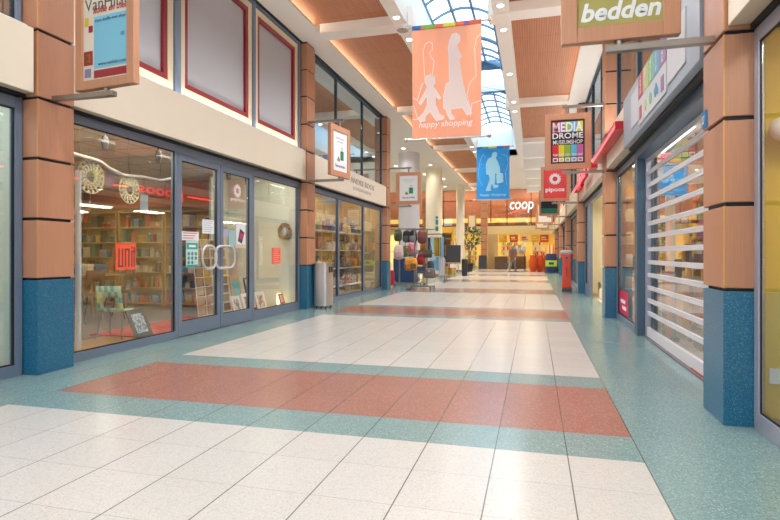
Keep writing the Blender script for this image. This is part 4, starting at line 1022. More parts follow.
# wreath
t = thing('wreath', (-4.80, 9.86, 1.55), 'brown twig wreath with a white bird hanging on the pale display wall', 'wreath'); b = MB()
for k in range(3):
    pts = [(-4.80+(0.105+0.012*k)*math.cos(a*math.pi/18), 9.85+0.015*math.sin(a*1.3+k), 1.55+(0.125+0.012*k)*math.sin(a*math.pi/18)) for a in range(36)]; b.tube(pts, 0.022, 6, closed=True)
b.build('twigs', mat('twig brown', S(140,120,96), 0.9, var=0.3, scale=60), t, smooth=True); MB().blob((-4.80, 9.84, 1.54), (0.035, 0.03, 0.075), 0.9).build('bird', M['paper'], t, smooth=True); MB().tube([(-4.80, 9.885, 1.72), (-4.80, 9.885, 1.67)], 0.008, 6).build('cord', M['dark'], t)
# interior furniture: shelves, tables, chairs, rolls
def shelf_unit(name, x, y0, y1, h, label, n=5, depth=0.4, m=None, face_x=1):
    t = thing(name, (x, (y0+y1)/2, 0), label, 'shelf')
    mm = m or M['oak']; b = MB()
    b.box(x, y0, 0.011, x-face_x*depth, y0+0.03, h).box(x, y1-0.03, 0.011, x-face_x*depth, y1, h).box(x-face_x*(depth-0.02), y0+0.03, 0.011, x-face_x*depth, y1-0.03, h); b.build('carcass', mm, t)
    for k in range(n+1):
        z = 0.08+(h-0.1)*k/n; MB().box(x-face_x*0.005, y0+0.031, z-0.02, x-face_x*(depth-0.021), y1-0.031, z).build('shelf_board', mm, t)
    return [0.08+(h-0.1)*k/n for k in range(n)]
colw = [((176,60,50),'red'),((210,170,70),'ochre'),((70,110,90),'green'),((90,120,160),'blue'),((226,214,190),'cream'),((120,80,56),'brown'),((60,56,60),'black'),((206,120,60),'orange'),((150,150,150),'grey'),((180,110,140),'pink')]
ordw = ['lowest','second','third','fourth','fifth','sixth']
def fill(x, y0, y1, zs, depth, where, grp, step=0.18, names=('storage_box','glass_jar','paper_roll'), skip=0.1, fx=1):
    for k, z in enumerate(zs):
        y = y0+0.06; j = 0
        while y < y1-0.12:
            (rgb, cn) = R.choice(colw); kind = R.choice(names); w_ = R.uniform(0.6, 0.95)*step; h = R.uniform(0.10, 0.24)
            if R.random() > skip:
                xm = x-fx*depth*0.45; cy = y+w_/2
                lab = '%s %s on the %s shelf of the %s, %s' % (cn, kind.replace('_', ' '), ordw[min(k, 5)], where, ('near end', 'towards the near end', 'left of middle', 'middle', 'right of middle', 'towards the far end', 'far end', 'far end', 'far end')[min(8, int(9*(y-y0)/(y1-y0)))])
                t = thing(kind, (xm, cy, z), lab, kind.split('_')[-1], grp)
                if kind == 'storage_box':
                    MB().box(xm-0.1, y, z+0.001, xm+0.1, y+w_, z+h).build('box_body', cm(*rgb), t); MB().box(xm-0.105, y-0.004, z+h, xm+0.105, y+w_+0.004, z+h+0.03).build('lid', cm(*[min(255, q+20) for q in rgb]), t)
                elif kind == 'glass_jar':
                    MB().lathe([(w_*0.4, 0.001), (w_*0.42, h*0.7), (w_*0.25, h*0.85)], (xm, cy, z), 14).build('jar_body', cm(*rgb, 0.2), t, smooth=40); MB().lathe([(w_*0.28, h*0.85), (w_*0.28, h)], (xm, cy, z), 14).build('lid', M['steel'], t)
                else:
                    MB().lathe([(w_*0.42, 0.001), (w_*0.42, h)], (xm, cy, z), 14).build('roll_body', cm(*rgb), t, smooth=40); MB().lathe([(w_*0.15, h), (w_*0.15, h+0.004)], (xm, cy, z), 12).build('core', M['dark'], t)
            y += w_+0.02; j += 1
zs = shelf_unit('craft_shelf', -9.3, 5.2, 6.6, 2.0, 'oak craft shelf on the back wall, left one'); fill(-9.3, 5.2, 6.6, zs, 0.4, 'left craft shelf', 'goods on the craft shelves')
zs = shelf_unit('craft_shelf', -9.3, 6.8, 8.2, 2.0, 'oak craft shelf on the back wall, middle one'); fill(-9.3, 6.8, 8.2, zs, 0.4, 'middle craft shelf', 'goods on the craft shelves')
def shelf_x(x0, x1, y, h, label, n=5, depth=0.35):
    t = thing('craft_shelf', ((x0+x1)/2, y, 0), label, 'shelf'); b = MB()
    b.box(x0, y-depth, 0.011, x0+0.03, y, h).box(x1-0.03, y-depth, 0.011, x1, y, h).box(x0+0.03, y-0.02, 0.011, x1-0.03, y, h); b.build('carcass', M['oak'], t)
    for k in range(n+1): z = 0.08+(h-0.1)*k/n; MB().box(x0+0.031, y-depth+0.01, z-0.02, x1-0.031, y-0.021, z).build('shelf_board', M['oak'], t)
    return [0.08+(h-0.1)*k/n for k in range(n)]
def fill_x(x0, x1, y, zs, where, grp, step=0.17):
    for k, z in enumerate(zs):
        x = x0+0.05; j = 0
        while x < x1-0.13:
            (rgb, cn) = R.choice(colw); kind = R.choice(('storage_box','glass_jar','paper_roll')); w_ = R.uniform(0.6, 0.95)*step; h = R.uniform(0.10, 0.26); cx = x+w_/2; j += 1
            lab = '%s %s, %s shelf of the %s, item %s from left' % (cn, kind.replace('_', ' '), ordw[min(k, 5)], where, ('one','two','three','four','five','six','seven','eight','nine','ten')[min(9, j-1)])
            t = thing(kind, (cx, y, z), lab, kind.split('_')[-1], grp)
            if kind == 'storage_box':
                MB().box(x, y-0.1, z+0.001, x+w_, y+0.1, z+h).build('box_body', cm(*rgb), t); MB().box(x-0.003, y-0.104, z+h, x+w_+0.003, y+0.104, z+h+0.03).build('lid', cm(*[min(255, q+20) for q in rgb]), t)
            elif kind == 'glass_jar':
                MB().lathe([(w_*0.4, 0.001), (w_*0.42, h*0.7), (w_*0.25, h*0.85)], (cx, y, z), 14).build('jar_body', cm(*rgb, 0.2), t, smooth=40); MB().lathe([(w_*0.28, h*0.85), (w_*0.28, h)], (cx, y, z), 14).build('lid', M['steel'], t)
            else:
                MB().lathe([(w_*0.42, 0.001), (w_*0.42, h)], (cx, y, z), 14).build('roll_body', cm(*rgb), t, smooth=40); MB().lathe([(w_*0.15, h), (w_*0.15, h+0.004)], (cx, y, z), 12).build('core', M['dark'], t)
            x += w_+0.02
for x0_, nm_ in ((-7.35, 'right far wall shelf'), (-8.5, 'middle far wall shelf'), (-9.65, 'left far wall shelf')):
    zs = shelf_x(x0_, x0_+1.1, 9.9, 2.0, 'oak craft shelf full of supplies, the %s' % nm_, 6); fill_x(x0_, x0_+1.1, 9.72, zs, nm_, 'goods on the craft shelves')
# wire rack with white goods, left
t = thing('wire_rack', (-6.4, 5.2, 0), 'white wire rack of card packets behind the left craft window', 'rack'); b = MB()
for k in range(9): b.tube([(-6.6, 5.3+0.16*k, 0.011), (-6.6, 5.3+0.16*k, 1.75)], 0.008, 6)
for k in range(12): b.tube([(-6.6, 5.3, 0.2+0.14*k), (-6.6, 6.58, 0.2+0.14*k)], 0.006, 6)
b.build('wires', cm(220,214,204), t)
for r_ in range(6):
    for c_ in range(6): MB().box(-6.57, 5.36+0.2*c_, 0.55+0.2*r_, -6.54, 5.36+0.2*c_+0.12, 0.55+0.2*r_+0.14).build('card_packet', cm(*R.choice([(226,220,206),(206,196,176),(190,176,160),(214,200,190)])), t)
def work_table(cx, cy, w_, d_, h, m, label):
    t = thing('work_table', (cx, cy, 0.011), label, 'table'); MB().box(cx-d_/2, cy-w_/2, h-0.04, cx+d_/2, cy+w_/2, h).build('tabletop', m, t)
    for sx in (-1, 1):
        for sy in (-1, 1): MB().box(cx+sx*(d_/2-0.06)-0.025, cy+sy*(w_/2-0.06)-0.025, 0.011, cx+sx*(d_/2-0.06)+0.025, cy+sy*(w_/2-0.06)+0.025, h-0.04).build('leg', M['tan'], t)
work_table(-7.4, 7.4, 1.5, 0.8, 0.76, M['oak'], 'oak work table in the middle of the craft shop')
work_table(-5.9, 5.15, 0.9, 0.5, 0.74, M['yellow'], 'yellow topped table behind the left end of the craft window')
for k, (x, y, rz) in enumerate(((-6.85, 7.0, 0), (-6.85, 7.7, 0.3), (-8.1, 7.2, 3.1))):
    school_chair(x, y, math.radians(-90)+rz, cm(110,70,50), cm(60,56,56), ('brown chair at the near side of the work table', 'brown chair slightly turned at the work table', 'brown chair behind the work table')[k])
fill(-7.1, 6.75, 8.1, [0.76], 0.5, 'oak work table', 'craft goods on the tables', names=('glass_jar','storage_box'))
# striped awning row of fabric rolls
t = thing('fabric_rail', (-8.3, 7.3, 1.7), 'rail of slanted red and cream fabric samples at the back of the craft shop', 'rail')
MB().tube([(-8.3, 6.6, 1.95), (-8.3, 8.6, 1.95)], 0.012, 8).tube([(-8.3, 6.6, 1.95), (-8.3, 6.6, 2.62)], 0.008, 6).tube([(-8.3, 8.6, 1.95), (-8.3, 8.6, 2.62)], 0.008, 6).build('rail_bar', M['steel'], t)
for k in range(18): MB().obox((-8.3, 6.68+0.107*k, 1.82), Y3, X3, (0, 0.3, 1), 0.045, 0.01, 0.12).build('fabric_sample', cm(*((196,70,50) if k % 2 else (232,216,190))), t)
# ------------------------------------------------------------------ bags
def bag(kind, rgb, rgb2, label, cat, group, loc, rz=0, s=1.0):
    """kind: backpack, handbag, satchel, suitcase; hangs or stands with its base at loc"""
    t = thing(kind, (0,0,0), label, cat, group); m1 = cm(*rgb); m2 = cm(*rgb2)
    if kind == 'backpack':
        MB().blob((0,0,0.21), (0.15,0.085,0.21), 0.62, taper=0.12).build('bag_body', m1, t, smooth=True)
        MB().blob((0,-0.085,0.13), (0.11,0.045,0.10), 0.5).build('front_pocket', m2, t, smooth=True)
        b = MB(); b.tube([(-0.03,0.02,0.41),(-0.03,0.02,0.46),(0.03,0.02,0.46),(0.03,0.02,0.41)], 0.008, 6); b.build('handle', m2, t, smooth=True)
        b = MB()
        for sx in (-1, 1): b.tube([(sx*0.07,0.07,0.38),(sx*0.10,0.12,0.25),(sx*0.09,0.09,0.06)], 0.014, 6)
        b.build('strap', m2, t, smooth=True)
    elif kind == 'handbag':
        MB().blob((0,0,0.13), (0.17,0.07,0.13), 0.45, taper=0.2).build('bag_body', m1, t, smooth=True)
        b = MB(); b.tube([(-0.09,-0.03,0.24),(-0.08,-0.03,0.36),(0,-0.03,0.40),(0.08,-0.03,0.36),(0.09,-0.03,0.24)], 0.009, 6); b.build('handle', m2, t, smooth=True)
        MB().box(-0.025,-0.078,0.17,0.025,-0.062,0.21).build('clasp', M['steel'], t)
    elif kind == 'satchel':
        MB().blob((0,0,0.14), (0.16,0.06,0.14), 0.3).build('bag_body', m1, t, smooth=40)
        MB().box(-0.15,-0.072,0.12,0.15,-0.058,0.27).build('flap', m2, t, bevel=0.004)
        b = MB(); b.tube([(-0.155,0,0.22),(-0.12,0,0.42),(0,0,0.50),(0.12,0,0.42),(0.155,0,0.22)], 0.008, 6); b.build('strap', m2, t, smooth=True)
    else:
        MB().blob((0,0,0.36), (0.21,0.13,0.30), 0.25).build('case_shell', m1, t, smooth=40)
        b = MB()
        for k in range(5): b.box(-0.16+0.075*k, -0.136, 0.12, -0.14+0.075*k, -0.126, 0.60)
        b.build('ribs', m1, t)
        b = MB(); b.tube([(-0.09,0.06,0.64),(-0.09,0.06,0.92),(0.09,0.06,0.92),(0.09,0.06,0.64)], 0.009, 6); b.build('pull_handle', M['steel'], t)
        for sx in (-1, 1): MB().lathe([(0.03,-0.012),(0.03,0.012)], (sx*0.15,0,0.031), 12, 'X').build('wheel', M['black'], t)
    t.location = loc; t.rotation_euler = (0,0,rz); t.scale = (s,s,s); return t

# ------------------------------------------------------------------ luggage shop interior
room('luggage_shop', -4.57, -8.8, 10.12, 15.85, 2.75, cm(176,152,104), cm(176,160,136), cm(216,200,160),
     [(-4.76, 11.2, 0.12, 1.4), (-4.76, 13.1, 0.12, 1.4), (-4.76, 14.9, 0.12, 1.4), (-6.8, 12.0, 0.12, 1.6), (-6.8, 14.8, 0.12, 1.6)], -8.8)  # strips along the glass are added fill, hidden behind the window head
bagc = [((150,96,56),(110,66,40),'brown'),((190,50,50),(140,30,36),'red'),((40,40,46),(70,70,76),'black'),((206,160,70),(150,110,50),'mustard'),((60,80,120),(40,54,90),'navy'),((190,180,160),(150,136,120),'beige'),((206,110,60),(160,80,40),'orange'),((110,120,80),(80,90,56),'olive'),((150,150,156),(110,110,116),'grey'),((120,40,60),(90,26,44),'burgundy')]
def bag_rack(x, y0, y1, zs, name, where, nper, seed):
    t = thing('bag_shelf', (x, (y0+y1)/2, 0), name, 'shelf'); rr = random.Random(seed)
    b = MB()
    for y in (y0, (y0+y1)/2, y1): b.tube([(x-0.19, y, 0.003), (x-0.19, y, 2.1)], 0.018, 8)
    b.build('upright', M['steel'], t)
    for z in zs: MB().box(x-0.18, y0, z-0.02, x+0.18, y1, z).build('shelf_board', cm(226,222,212), t)
    used = set()
    for k, z in enumerate(zs):
        for j in range(nper):
            y = y0+(y1-y0)*(j+0.5)/nper; kd = rr.choice(['handbag','satchel','backpack','handbag'])
            c_ = rr.choice(bagc); lab = '%s %s on the %s shelf of the %s, %s from the near end' % (c_[2], kd, ordw[k], where, ('first','second','third','fourth','fifth')[j])
            bag(kd, c_[0], c_[1], lab, 'bag', 'bags on the luggage shop shelves', (x, y, z+0.001), math.radians(90)+rr.uniform(-.3,.3), rr.uniform(0.72,0.9) if kd != 'backpack' else 0.8)
bag_rack(-5.15, 10.7, 12.0, [0.25, 0.72, 1.2, 1.68], 'steel bag rack behind the near luggage shop window', 'near bag rack', 5, 1)
bag_rack(-5.15, 12.3, 13.9, [0.25, 0.72, 1.2, 1.68], 'steel bag rack behind the middle luggage shop window', 'middle bag rack', 5, 2)
bag_rack(-5.15, 14.2, 15.6, [0.25, 0.72, 1.2, 1.68], 'steel bag rack behind the far luggage shop window', 'far bag rack', 5, 3)
bag_rack(-8.4, 10.6, 15.4, [0.3, 0.8, 1.3, 1.8], 'long bag shelf on the back wall of the luggage shop', 'back wall shelf', 5, 4)
t = thing('bag_shelf', (-6.4, 15.6, 0), 'bag shelf on the far end wall of the luggage shop', 'shelf')
for z in (0.3, 0.8, 1.3, 1.8): MB().box(-8.0, 15.35, z-0.02, -5.5, 15.84, z).build('shelf_board', cm(200,190,170), t)
for x in (-8.0, -5.5): MB().box(x-0.02, 15.35, 0.003, x+0.02, 15.84, 2.2).build('upright', M['steel'], t)
for k, z in enumerate((0.3, 0.8, 1.3, 1.8)):
    for j in range(7):
        c_ = bagc[(j*3+k*2) % 10]; kd = ('handbag','satchel')[(j+k) % 2]
        bag(kd, c_[0], c_[1], '%s %s on the %s shelf of the far end wall, %s from the left' % (c_[2], kd, ordw[k], ('first','second','third','fourth','fifth','sixth','seventh')[j]), 'bag', 'bags on the luggage shop shelves', (-7.8+0.35*j, 15.58, z+0.001), 0.0, 0.85)
for k, (y, q, c_) in enumerate(((11.3, (200,60,60), 'red'), (11.9, (214,180,60), 'yellow'), (13.2, (60,110,150), 'blue'), (14.0, (206,90,60), 'orange'), (14.85, (150,60,70), 'wine red'))):
    bag('suitcase', q, (60,60,60), '%s ribbed suitcase on the luggage shop floor, %s from the near end' % (c_, ('first','second','third','fourth','fifth')[k]), 'suitcase', 'suitcases on the luggage shop floor', (-6.3, y, 0.004), math.radians(80+8*k))

# ------------------------------------------------------------------ rolling racks with backpacks beyond the third left column
def rolling_rack(cx, cy, label, h=1.55, L_=0.9, rz=0.0):
    t = thing('rolling_rack', (0,0,0), label, 'rack'); 
    b = MB()
    for sx in (-1, 1): b.tube([(sx*L_*0.22, 0, 0.09), (sx*L_*0.22, 0, h)], 0.024, 8)
    for z in (h, h*0.60): b.tube([(-L_/2, 0, z), (L_/2, 0, z)], 0.013, 8)
    for sy in (-1, 1): b.tube([(-0.35, sy*0.22, h), (0.35, sy*0.22, h)], 0.011, 8).tube([(-0.35, sy*0.22, h*0.62), (0.35, sy*0.22, h*0.62)], 0.011, 8)
    for sx in (-1, 1): b.tube([(sx*0.2, -0.22, h), (sx*0.2, 0.22, h)], 0.011, 8).tube([(sx*0.2, -0.22, h*0.62), (sx*0.2, 0.22, h*0.62)], 0.011, 8)
    b.build('rails', cm(126,124,122,0.35), t, smooth=40)
    b = MB(); b.box(-L_/2, -0.03, 0.07, L_/2, 0.03, 0.12)
    for sx in (-1, 1): b.box(sx*L_*0.4-0.03, -0.36, 0.07, sx*L_*0.4+0.03, 0.36, 0.12)
    b.build('base_frame', cm(126,124,122,0.35), t)
    for sx in (-1, 1):
        for sy in (-1, 1): MB().lathe([(0.032,-0.012),(0.032,0.012)], (sx*L_*0.4, sy*0.33, 0.033), 12, 'X').build('castor', M['black'], t)
    t.location = (cx, cy, 0); t.rotation_euler = (0,0,rz); return t
rolling_rack(-3.40, 16.4, 'chrome rolling rack of backpacks in front of the luggage shop corner', 1.85)
rolling_rack(-4.2, 18.05, 'chrome rolling rack of backpacks behind the front rack', 1.95, 1.3)
G_ = 'backpacks on the rolling racks'
for args in (
    ('backpack', (120,66,56), (96,50,44), 'brown backpack hanging high at the front of the front rack', (-3.29, 16.08, 1.40), 0.1, 1.0),
    ('backpack', (206,140,50), (170,106,36), 'mustard yellow backpack hanging low at the left of the front rack', (-3.70, 16.02, 0.58), 0.3, 0.95),
    ('backpack', (226,160,40), (120,80,40), 'yellow and brown backpack beside the mustard one on the front rack', (-3.52, 15.92, 0.62), 0.0, 0.85),
    ('handbag', (110,98,96), (80,70,70), 'grey tote bag hanging low at the right of the front rack', (-3.06, 16.05, 0.36), 0.0, 1.2),
    ('backpack', (190,40,50), (150,26,40), 'red backpack hanging in the middle of the front rack', (-3.44, 16.64, 0.74), 0.0, 0.9),
    ('satchel', (70,84,110), (50,60,84), 'blue grey satchel hanging in the centre of the front rack', (-3.30, 16.02, 0.5), 0.0, 0.8),
    ('backpack', (170,110,60), (130,80,44), 'tan backpack at the back of the front rack', (-3.36, 16.66, 1.12), 0.0, 0.8),
    ('backpack', (90,92,60), (70,72,46), 'olive backpack high at the left end of the rear rack', (-4.50, 17.9, 1.52), 0.2, 1.0),
    ('backpack', (40,42,50), (80,84,92), 'black backpack high on the rear rack beside the olive one', (-4.22, 18.0, 1.48), -0.2, 1.0),
    ('backpack', (30,32,44), (120,130,140), 'dark blue backpack high in the middle of the rear rack', (-3.98, 17.95, 1.48), 0.0, 1.0),
    ('backpack', (70,60,60), (50,44,44), 'charcoal backpack high at the right of the rear rack', (-3.70, 18.0, 1.48), 0.0, 1.0),
    ('backpack', (226,206,206), (190,160,166), 'pale pink backpack low at the left end of the rear rack', (-4.42, 17.65, 0.90), 0.0, 1.2),
    ('backpack', (90,190,120), (60,150,90), 'green backpack low on the rear rack', (-4.30, 18.05, 0.98), 0.0, 0.95),
    ('backpack', (230,140,160), (206,100,130), 'pink backpack low on the rear rack beside the green one', (-3.98, 17.7, 1.05), 0.0, 1.0),
    ('backpack', (150,100,70), (110,70,50), 'light brown backpack squeezed behind the pink one on the rear rack', (-4.15, 18.32, 1.0), 0.0, 0.95),
    ('handbag', (170,60,70), (120,40,50), 'wine red handbag hanging at the middle of the rear rack', (-4.12, 18.32, 0.55), 0.0, 1.0),
    ('backpack', (110,112,120), (80,82,90), 'grey backpack high between the dark ones on the rear rack', (-4.10, 18.35, 1.5), 0.0, 0.95),
    ('satchel', (60,56,56), (90,80,70), 'black satchel hanging under the brown backpack on the front rack', (-3.12, 16.08, 0.98), 0.0, 0.85),
    ('handbag', (150,110,90), (110,80,60), 'small tan handbag at the left end of the front rack', (-3.82, 16.40, 1.15), 0.0, 0.8),
    ('backpack', (60,80,100), (40,60,80), 'steel blue backpack low on the right of the front rack', (-3.12, 16.55, 0.55), 0.0, 0.8),
    ('backpack', (50,60,80), (80,90,110), 'navy backpack low at the right end of the rear rack', (-3.7, 18.05, 0.85), 0.0, 0.95)):
    kd, a, b_, lab, loc, rz, s_ = args; bag(kd, a, b_, lab, 'bag', G_, loc, rz, s_)
bag('suitcase', (206,40,60), (150,30,40), 'red suitcase standing beyond the third left column', 'suitcase', None, (-4.66, 17.3, 0.0), 0.2, 0.85)
# dress rail with pale blue wear and striped scarves
t = thing('clothes_rail', (-3.72, 20.4, 0), 'clothes rail with pale blue and striped yellow garments before the cream column', 'clothes rail')
b = MB()
for sx in (-1, 1): b.tube([(-3.72+sx*0.42, 20.4, 0.03), (-3.72+sx*0.42, 20.4, 1.85)], 0.018, 8).tube([(-3.72+sx*0.42, 20.15, 0.02), (-3.72+sx*0.42, 20.65, 0.02)], 0.018, 8)
b.tube([(-4.14, 20.4, 1.85), (-3.30, 20.4, 1.85)], 0.018, 8); b.build('rail_frame', M['dark'], t)
def garment(x, y, w_, z0, z1, rgb, label, stripes=None):
    t = thing('hanging_garment', (x, y, z0), label, 'clothing', 'garments on the clothes rail')
    w_ *= 0.75; b = MB(); n = 8
    pts = [(x-w_/2+w_*i/n, y+0.025*math.sin(i*2.1)) for i in range(n+1)]
    for i in range(n):
        (xa, ya), (xb, yb) = pts[i], pts[i+1]; b.m(1 if (stripes and i % 2) else 0); b.prism([(xa, ya-0.02), (xb, yb-0.02), (xb, yb+0.02), (xa, ya+0.02)], (0,0,z0), X3, Y3, (0,0,z1-z0))
    b.build('cloth', [cm(*rgb), cm(*(stripes or rgb))], t)
    MB().tube([(x-w_*0.4, y, z1), (x, y, z1+0.06), (x+w_*0.4, y, z1)], 0.006, 6).tube([(x, y, z1+0.06), (x, y, 1.86)], 0.005, 6).build('hanger', M['steel'], t)
garment(-3.968, 20.4, 0.3, 0.95, 1.72, (60,60,66), 'dark garment at the left of the clothes rail'); garment(-3.763, 20.4, 0.3, 0.85, 1.74, (176,206,226), 'pale blue garment in the middle of the clothes rail')
garment(-3.577, 20.38, 0.34, 1.0, 1.72, (226,190,60), 'yellow and black striped scarf on the clothes rail', (50,50,50)); garment(-3.410, 20.4, 0.22, 0.7, 1.74, (150,190,214), 'blue garment at the right end of the clothes rail')
garment(-3.627, 20.6, 0.5, 0.45, 0.98, (140,196,226), 'light blue towel low on the clothes rail'); garment(-3.379, 20.25, 0.28, 0.28, 0.95, (196,196,200), 'pale grey garment low at the right of the clothes rail')
# blue clothed table
t = thing('display_table', (-4.9, 20.6, 0), 'table hung with a dark blue cloth behind the rolling racks', 'table')
MB().box(-5.30, 20.3, 0.0, -4.45, 20.9, 0.92).build('table_cloth', mat('dark blue cloth', S(30,62,106), 0.8, var=0.15, scale=5), t, bevel=0.02); MB().box(-5.32, 20.28, 0.92, -4.43, 20.92, 0.95).build('tabletop', cm(190,190,196), t)

# round columns
def round_column(x, y, r, m, label, z1=Zc):
    t = thing('round_column', (x, y, 0), label, 'column')
    MB().lathe([(r, 0.0), (r, z1)], (x, y, 0), 40).build('shaft', m, t, smooth=True)
    MB().lathe([(r+0.012, 0.0), (r+0.012, 0.12)], (x, y, 0), 40).build('plinth', cm(120,120,120), t, smooth=True)
round_column(-5.08, 22.1, 0.44, cm(214,210,212), 'thick pale grey round column behind the backpack racks')
round_column(-4.77, 26.2, 0.40, cm(240,226,196), 'cream round column with the small green pictogram')
round_column(-4.40, 33.2, 0.25, cm(240,228,204), 'slim cream round column beside the potted plant')
t = thing('pictogram_sign', (-4.55, 25.78, 2.2), 'small green toilet pictogram sign on the cream round column', 'sign'); b = MB()
b.lathe([(0.07, -0.006), (0.07, 0)], (-4.55, 25.79, 2.85), 12, 'Y').box(-4.61, 25.784, 2.5, -4.49, 25.79, 2.75).box(-4.62, 25.784, 2.2, -4.48, 25.79, 2.42).build('pictogram', cm(30,140,140), t)
st(MB().box(-13, 16.28, 0, -13.2, YE, 6.6), 'wall_left_far', cm(226,206,166))
for n, (a, b_, lab) in enumerate(((17, 24, 'near'), (24.5, 31, 'middle'), (31.5, 38, 'far'))):
    st(MB().box(-12.9, a, 0.3, -13, b_, 2.6), 'window_far_%s' % lab, emit('lit shop window %s' % lab, (1.0,0.78,0.42,1), 0.9))

# yellow display stand, easel board, plant
t = thing('display_stand', (-4.62, 29.0, 0), 'yellow display stand with shelves of dark goods left of the slim column', 'display stand')
b = MB(); b.box(-5.0, 29.0, 0, -4.93, 29.5, 2.2).box(-4.32, 29.0, 0, -4.25, 29.5, 2.2).box(-4.93, 29.4, 0, -4.32, 29.5, 2.2).box(-5.0, 28.98, 2.2, -4.25, 29.5, 2.5); b.build('carcass', cm(222,168,50), t)
for k in range(5):
    z = 0.4+0.38*k; MB().box(-4.93, 29.02, z, -4.32, 29.4, z+0.03).build('shelf_board', cm(196,140,60), t)
    MB().box(-4.88, 29.06, z+0.031, -4.38, 29.35, z+0.2).build('goods_row', cm(*[(120,60,40),(60,50,46),(170,120,60),(90,50,40),(60,60,60)][k]), t)
t = thing('easel_board', (-3.82, 26.3, 0), 'black chalkboard on a wooden easel before the slim column', 'sign board')
b = MB()
for sx in (-1, 1): b.tube([(-3.82+sx*0.30, 26.15, 0), (-3.82+sx*0.10, 26.35, 1.75)], 0.025, 6)
b.tube([(-3.82, 26.8, 0), (-3.82, 26.38, 1.7)], 0.025, 6).box(-4.19, 26.16, 0.62, -3.45, 26.26, 0.68); b.build('easel', M['oak'], t)
MB().obox((-3.82, 26.22, 1.10), X3, Y3, (0,0.1,1), 0.36, 0.015, 0.42).build('board', cm(50,52,60), t)
b = MB()
for k in range(5): b.obox((-3.89+0.03*(k % 3), 26.198+0.012*k, 0.84+0.12*k), X3, Y3, (0,0.1,1), 0.22-0.03*(k % 2), 0.002, 0.018)
b.build('chalk_lines', cm(150,150,156), t)
MB().box(-3.97, 26.12, 0.42, -3.67, 26.14, 0.60).build('card', M['paper'], t)
def litter(name, x, y, w_, h, rgb, label, cat='bin'):
    t = thing(name, (x, y, 0), label, cat); MB().lathe([(w_/2*0.85, 0.0), (w_/2, h*0.95), (w_/2, h)], (x, y, 0), 20).build('bin_body', cm(*rgb), t, smooth=40); MB().lathe([(w_/2*1.05, h), (w_/2*0.7, h+0.06)], (x, y, 0), 20).build('lid', M['dark'], t)
litter('waste_bin', -3.35, 26.9, 0.32, 0.8, (40,44,54), 'small dark waste bin right of the chalkboard easel')
litter('waste_bin', -4.15, 24.9, 0.34, 0.8, (150,150,150), 'grey waste bin left of the chalkboard easel')
def plant(x, y, h, r, label, potc=(60,56,54), leafc=(60,104,40)):
    t = thing('potted_plant', (x, y, 0), label, 'plant')
    MB().lathe([(0.18, 0.0), (0.24, 0.42), (0.25, 0.45), (0.22, 0.45)], (x, y, 0), 20).build('pot', cm(*potc), t, smooth=40)
    b = MB(); 
    for k in range(4): b.tube([(x+0.04*math.cos(k*1.6), y+0.04*math.sin(k*1.6), 0.4), (x+0.12*math.cos(k*1.6), y+0.12*math.sin(k*1.6), h*0.75)], 0.02, 6)
    b.build('stem', cm(110,86,56), t)
    b = MB(); rr = random.Random(int(h*100))
    for k in range(420):
        a, ph = rr.uniform(0, 6.28), rr.uniform(-1, 1); q = r*rr.uniform(0.45, 1.0)**0.5; cz = h-r*0.6+ph*r*0.9; cr_ = q*math.sqrt(max(0.05, 1-ph*ph))
        c_ = Vector((x+cr_*math.cos(a), y+cr_*math.sin(a), cz)); d = Vector((math.cos(a), math.sin(a), rr.uniform(-.6,.7))).normalized(); s_ = d.cross(Vector((rr.uniform(-.4,.4),rr.uniform(-.4,.4),1))).normalized()
        l = rr.uniform(0.22, 0.36); b.k = k % 2; b.quad(c_, c_+d*l*0.5+s_*0.06, c_+d*l, c_+d*l*0.5-s_*0.06)
    b.build('foliage', [cm(*leafc), cm(90,136,56)], t, recalc=False)
plant(-4.0, 34.6, 2.6, 0.72, 'tall leafy green plant beside the slim cream column')

# ------------------------------------------------------------------ supermarket front
YF = 40.3
fb = st(MB().box(-13, YF, 2.53, 1.5, YF+0.3, 3.135), 'fascia_supermarket', cm(226,204,150))
st(MB().box(-13, YF, 6.2, 2.5, YF+0.3, 6.6), 'wall_supermarket_top', cm(214,196,160))
st(MB().box(-13, YF+2.2, 3.1, 2.5, YF+2.3, 6.5), 'wall_supermarket_upper', cm(128,66,34))
st(MB().box(-13, YF+0.3, 3.05, 2.5, YF+2.2, 3.13), 'floor_supermarket_upper', cm(200,180,130))
for k, xx in enumerate((-11.5, -8.9, -6.9, -5.0, -2.58, -0.72, 1.0)):
    pass
def mull(x): return st(MB().box(x-0.03, YF+0.02, 3.135, x+0.03, YF+0.1, 6.2), 'window_supermarket_mullion', M['black'])
for xx in (-9.8, -7.64, -6.6, -5.3, -3.1, -1.94, -0.24, 0.95): mull(xx)
st(MB().box(-13, YF+0.045, 3.2, 1.5, YF+0.055, 6.2), 'window_supermarket_upper', glass('supermarket upper glass', (0.95,0.95,0.9,1), 0.06))
st(MB().box(-13, YF+0.02, 3.135, 1.5, YF+0.1, 3.2).box(-13, YF+0.02, 6.14, 1.5, YF+0.1, 6.2).box(-13, YF+0.02, 5.0, -4.2, YF+0.08, 5.05), 'window_supermarket_rail', M['black'])
st(MB().box(-12, YF+2.15, 3.5, 1.3, YF+2.19, 3.85), 'trim_upper_shelf', cm(224,196,120))
for k in range(5): st(MB().box(-10.5+2.4*k, YF+0.6, 6.0, -9.2+2.4*k, YF+1.6, 6.03), 'ceiling_lamp_and_fill', M['shop_lamp_fill'])
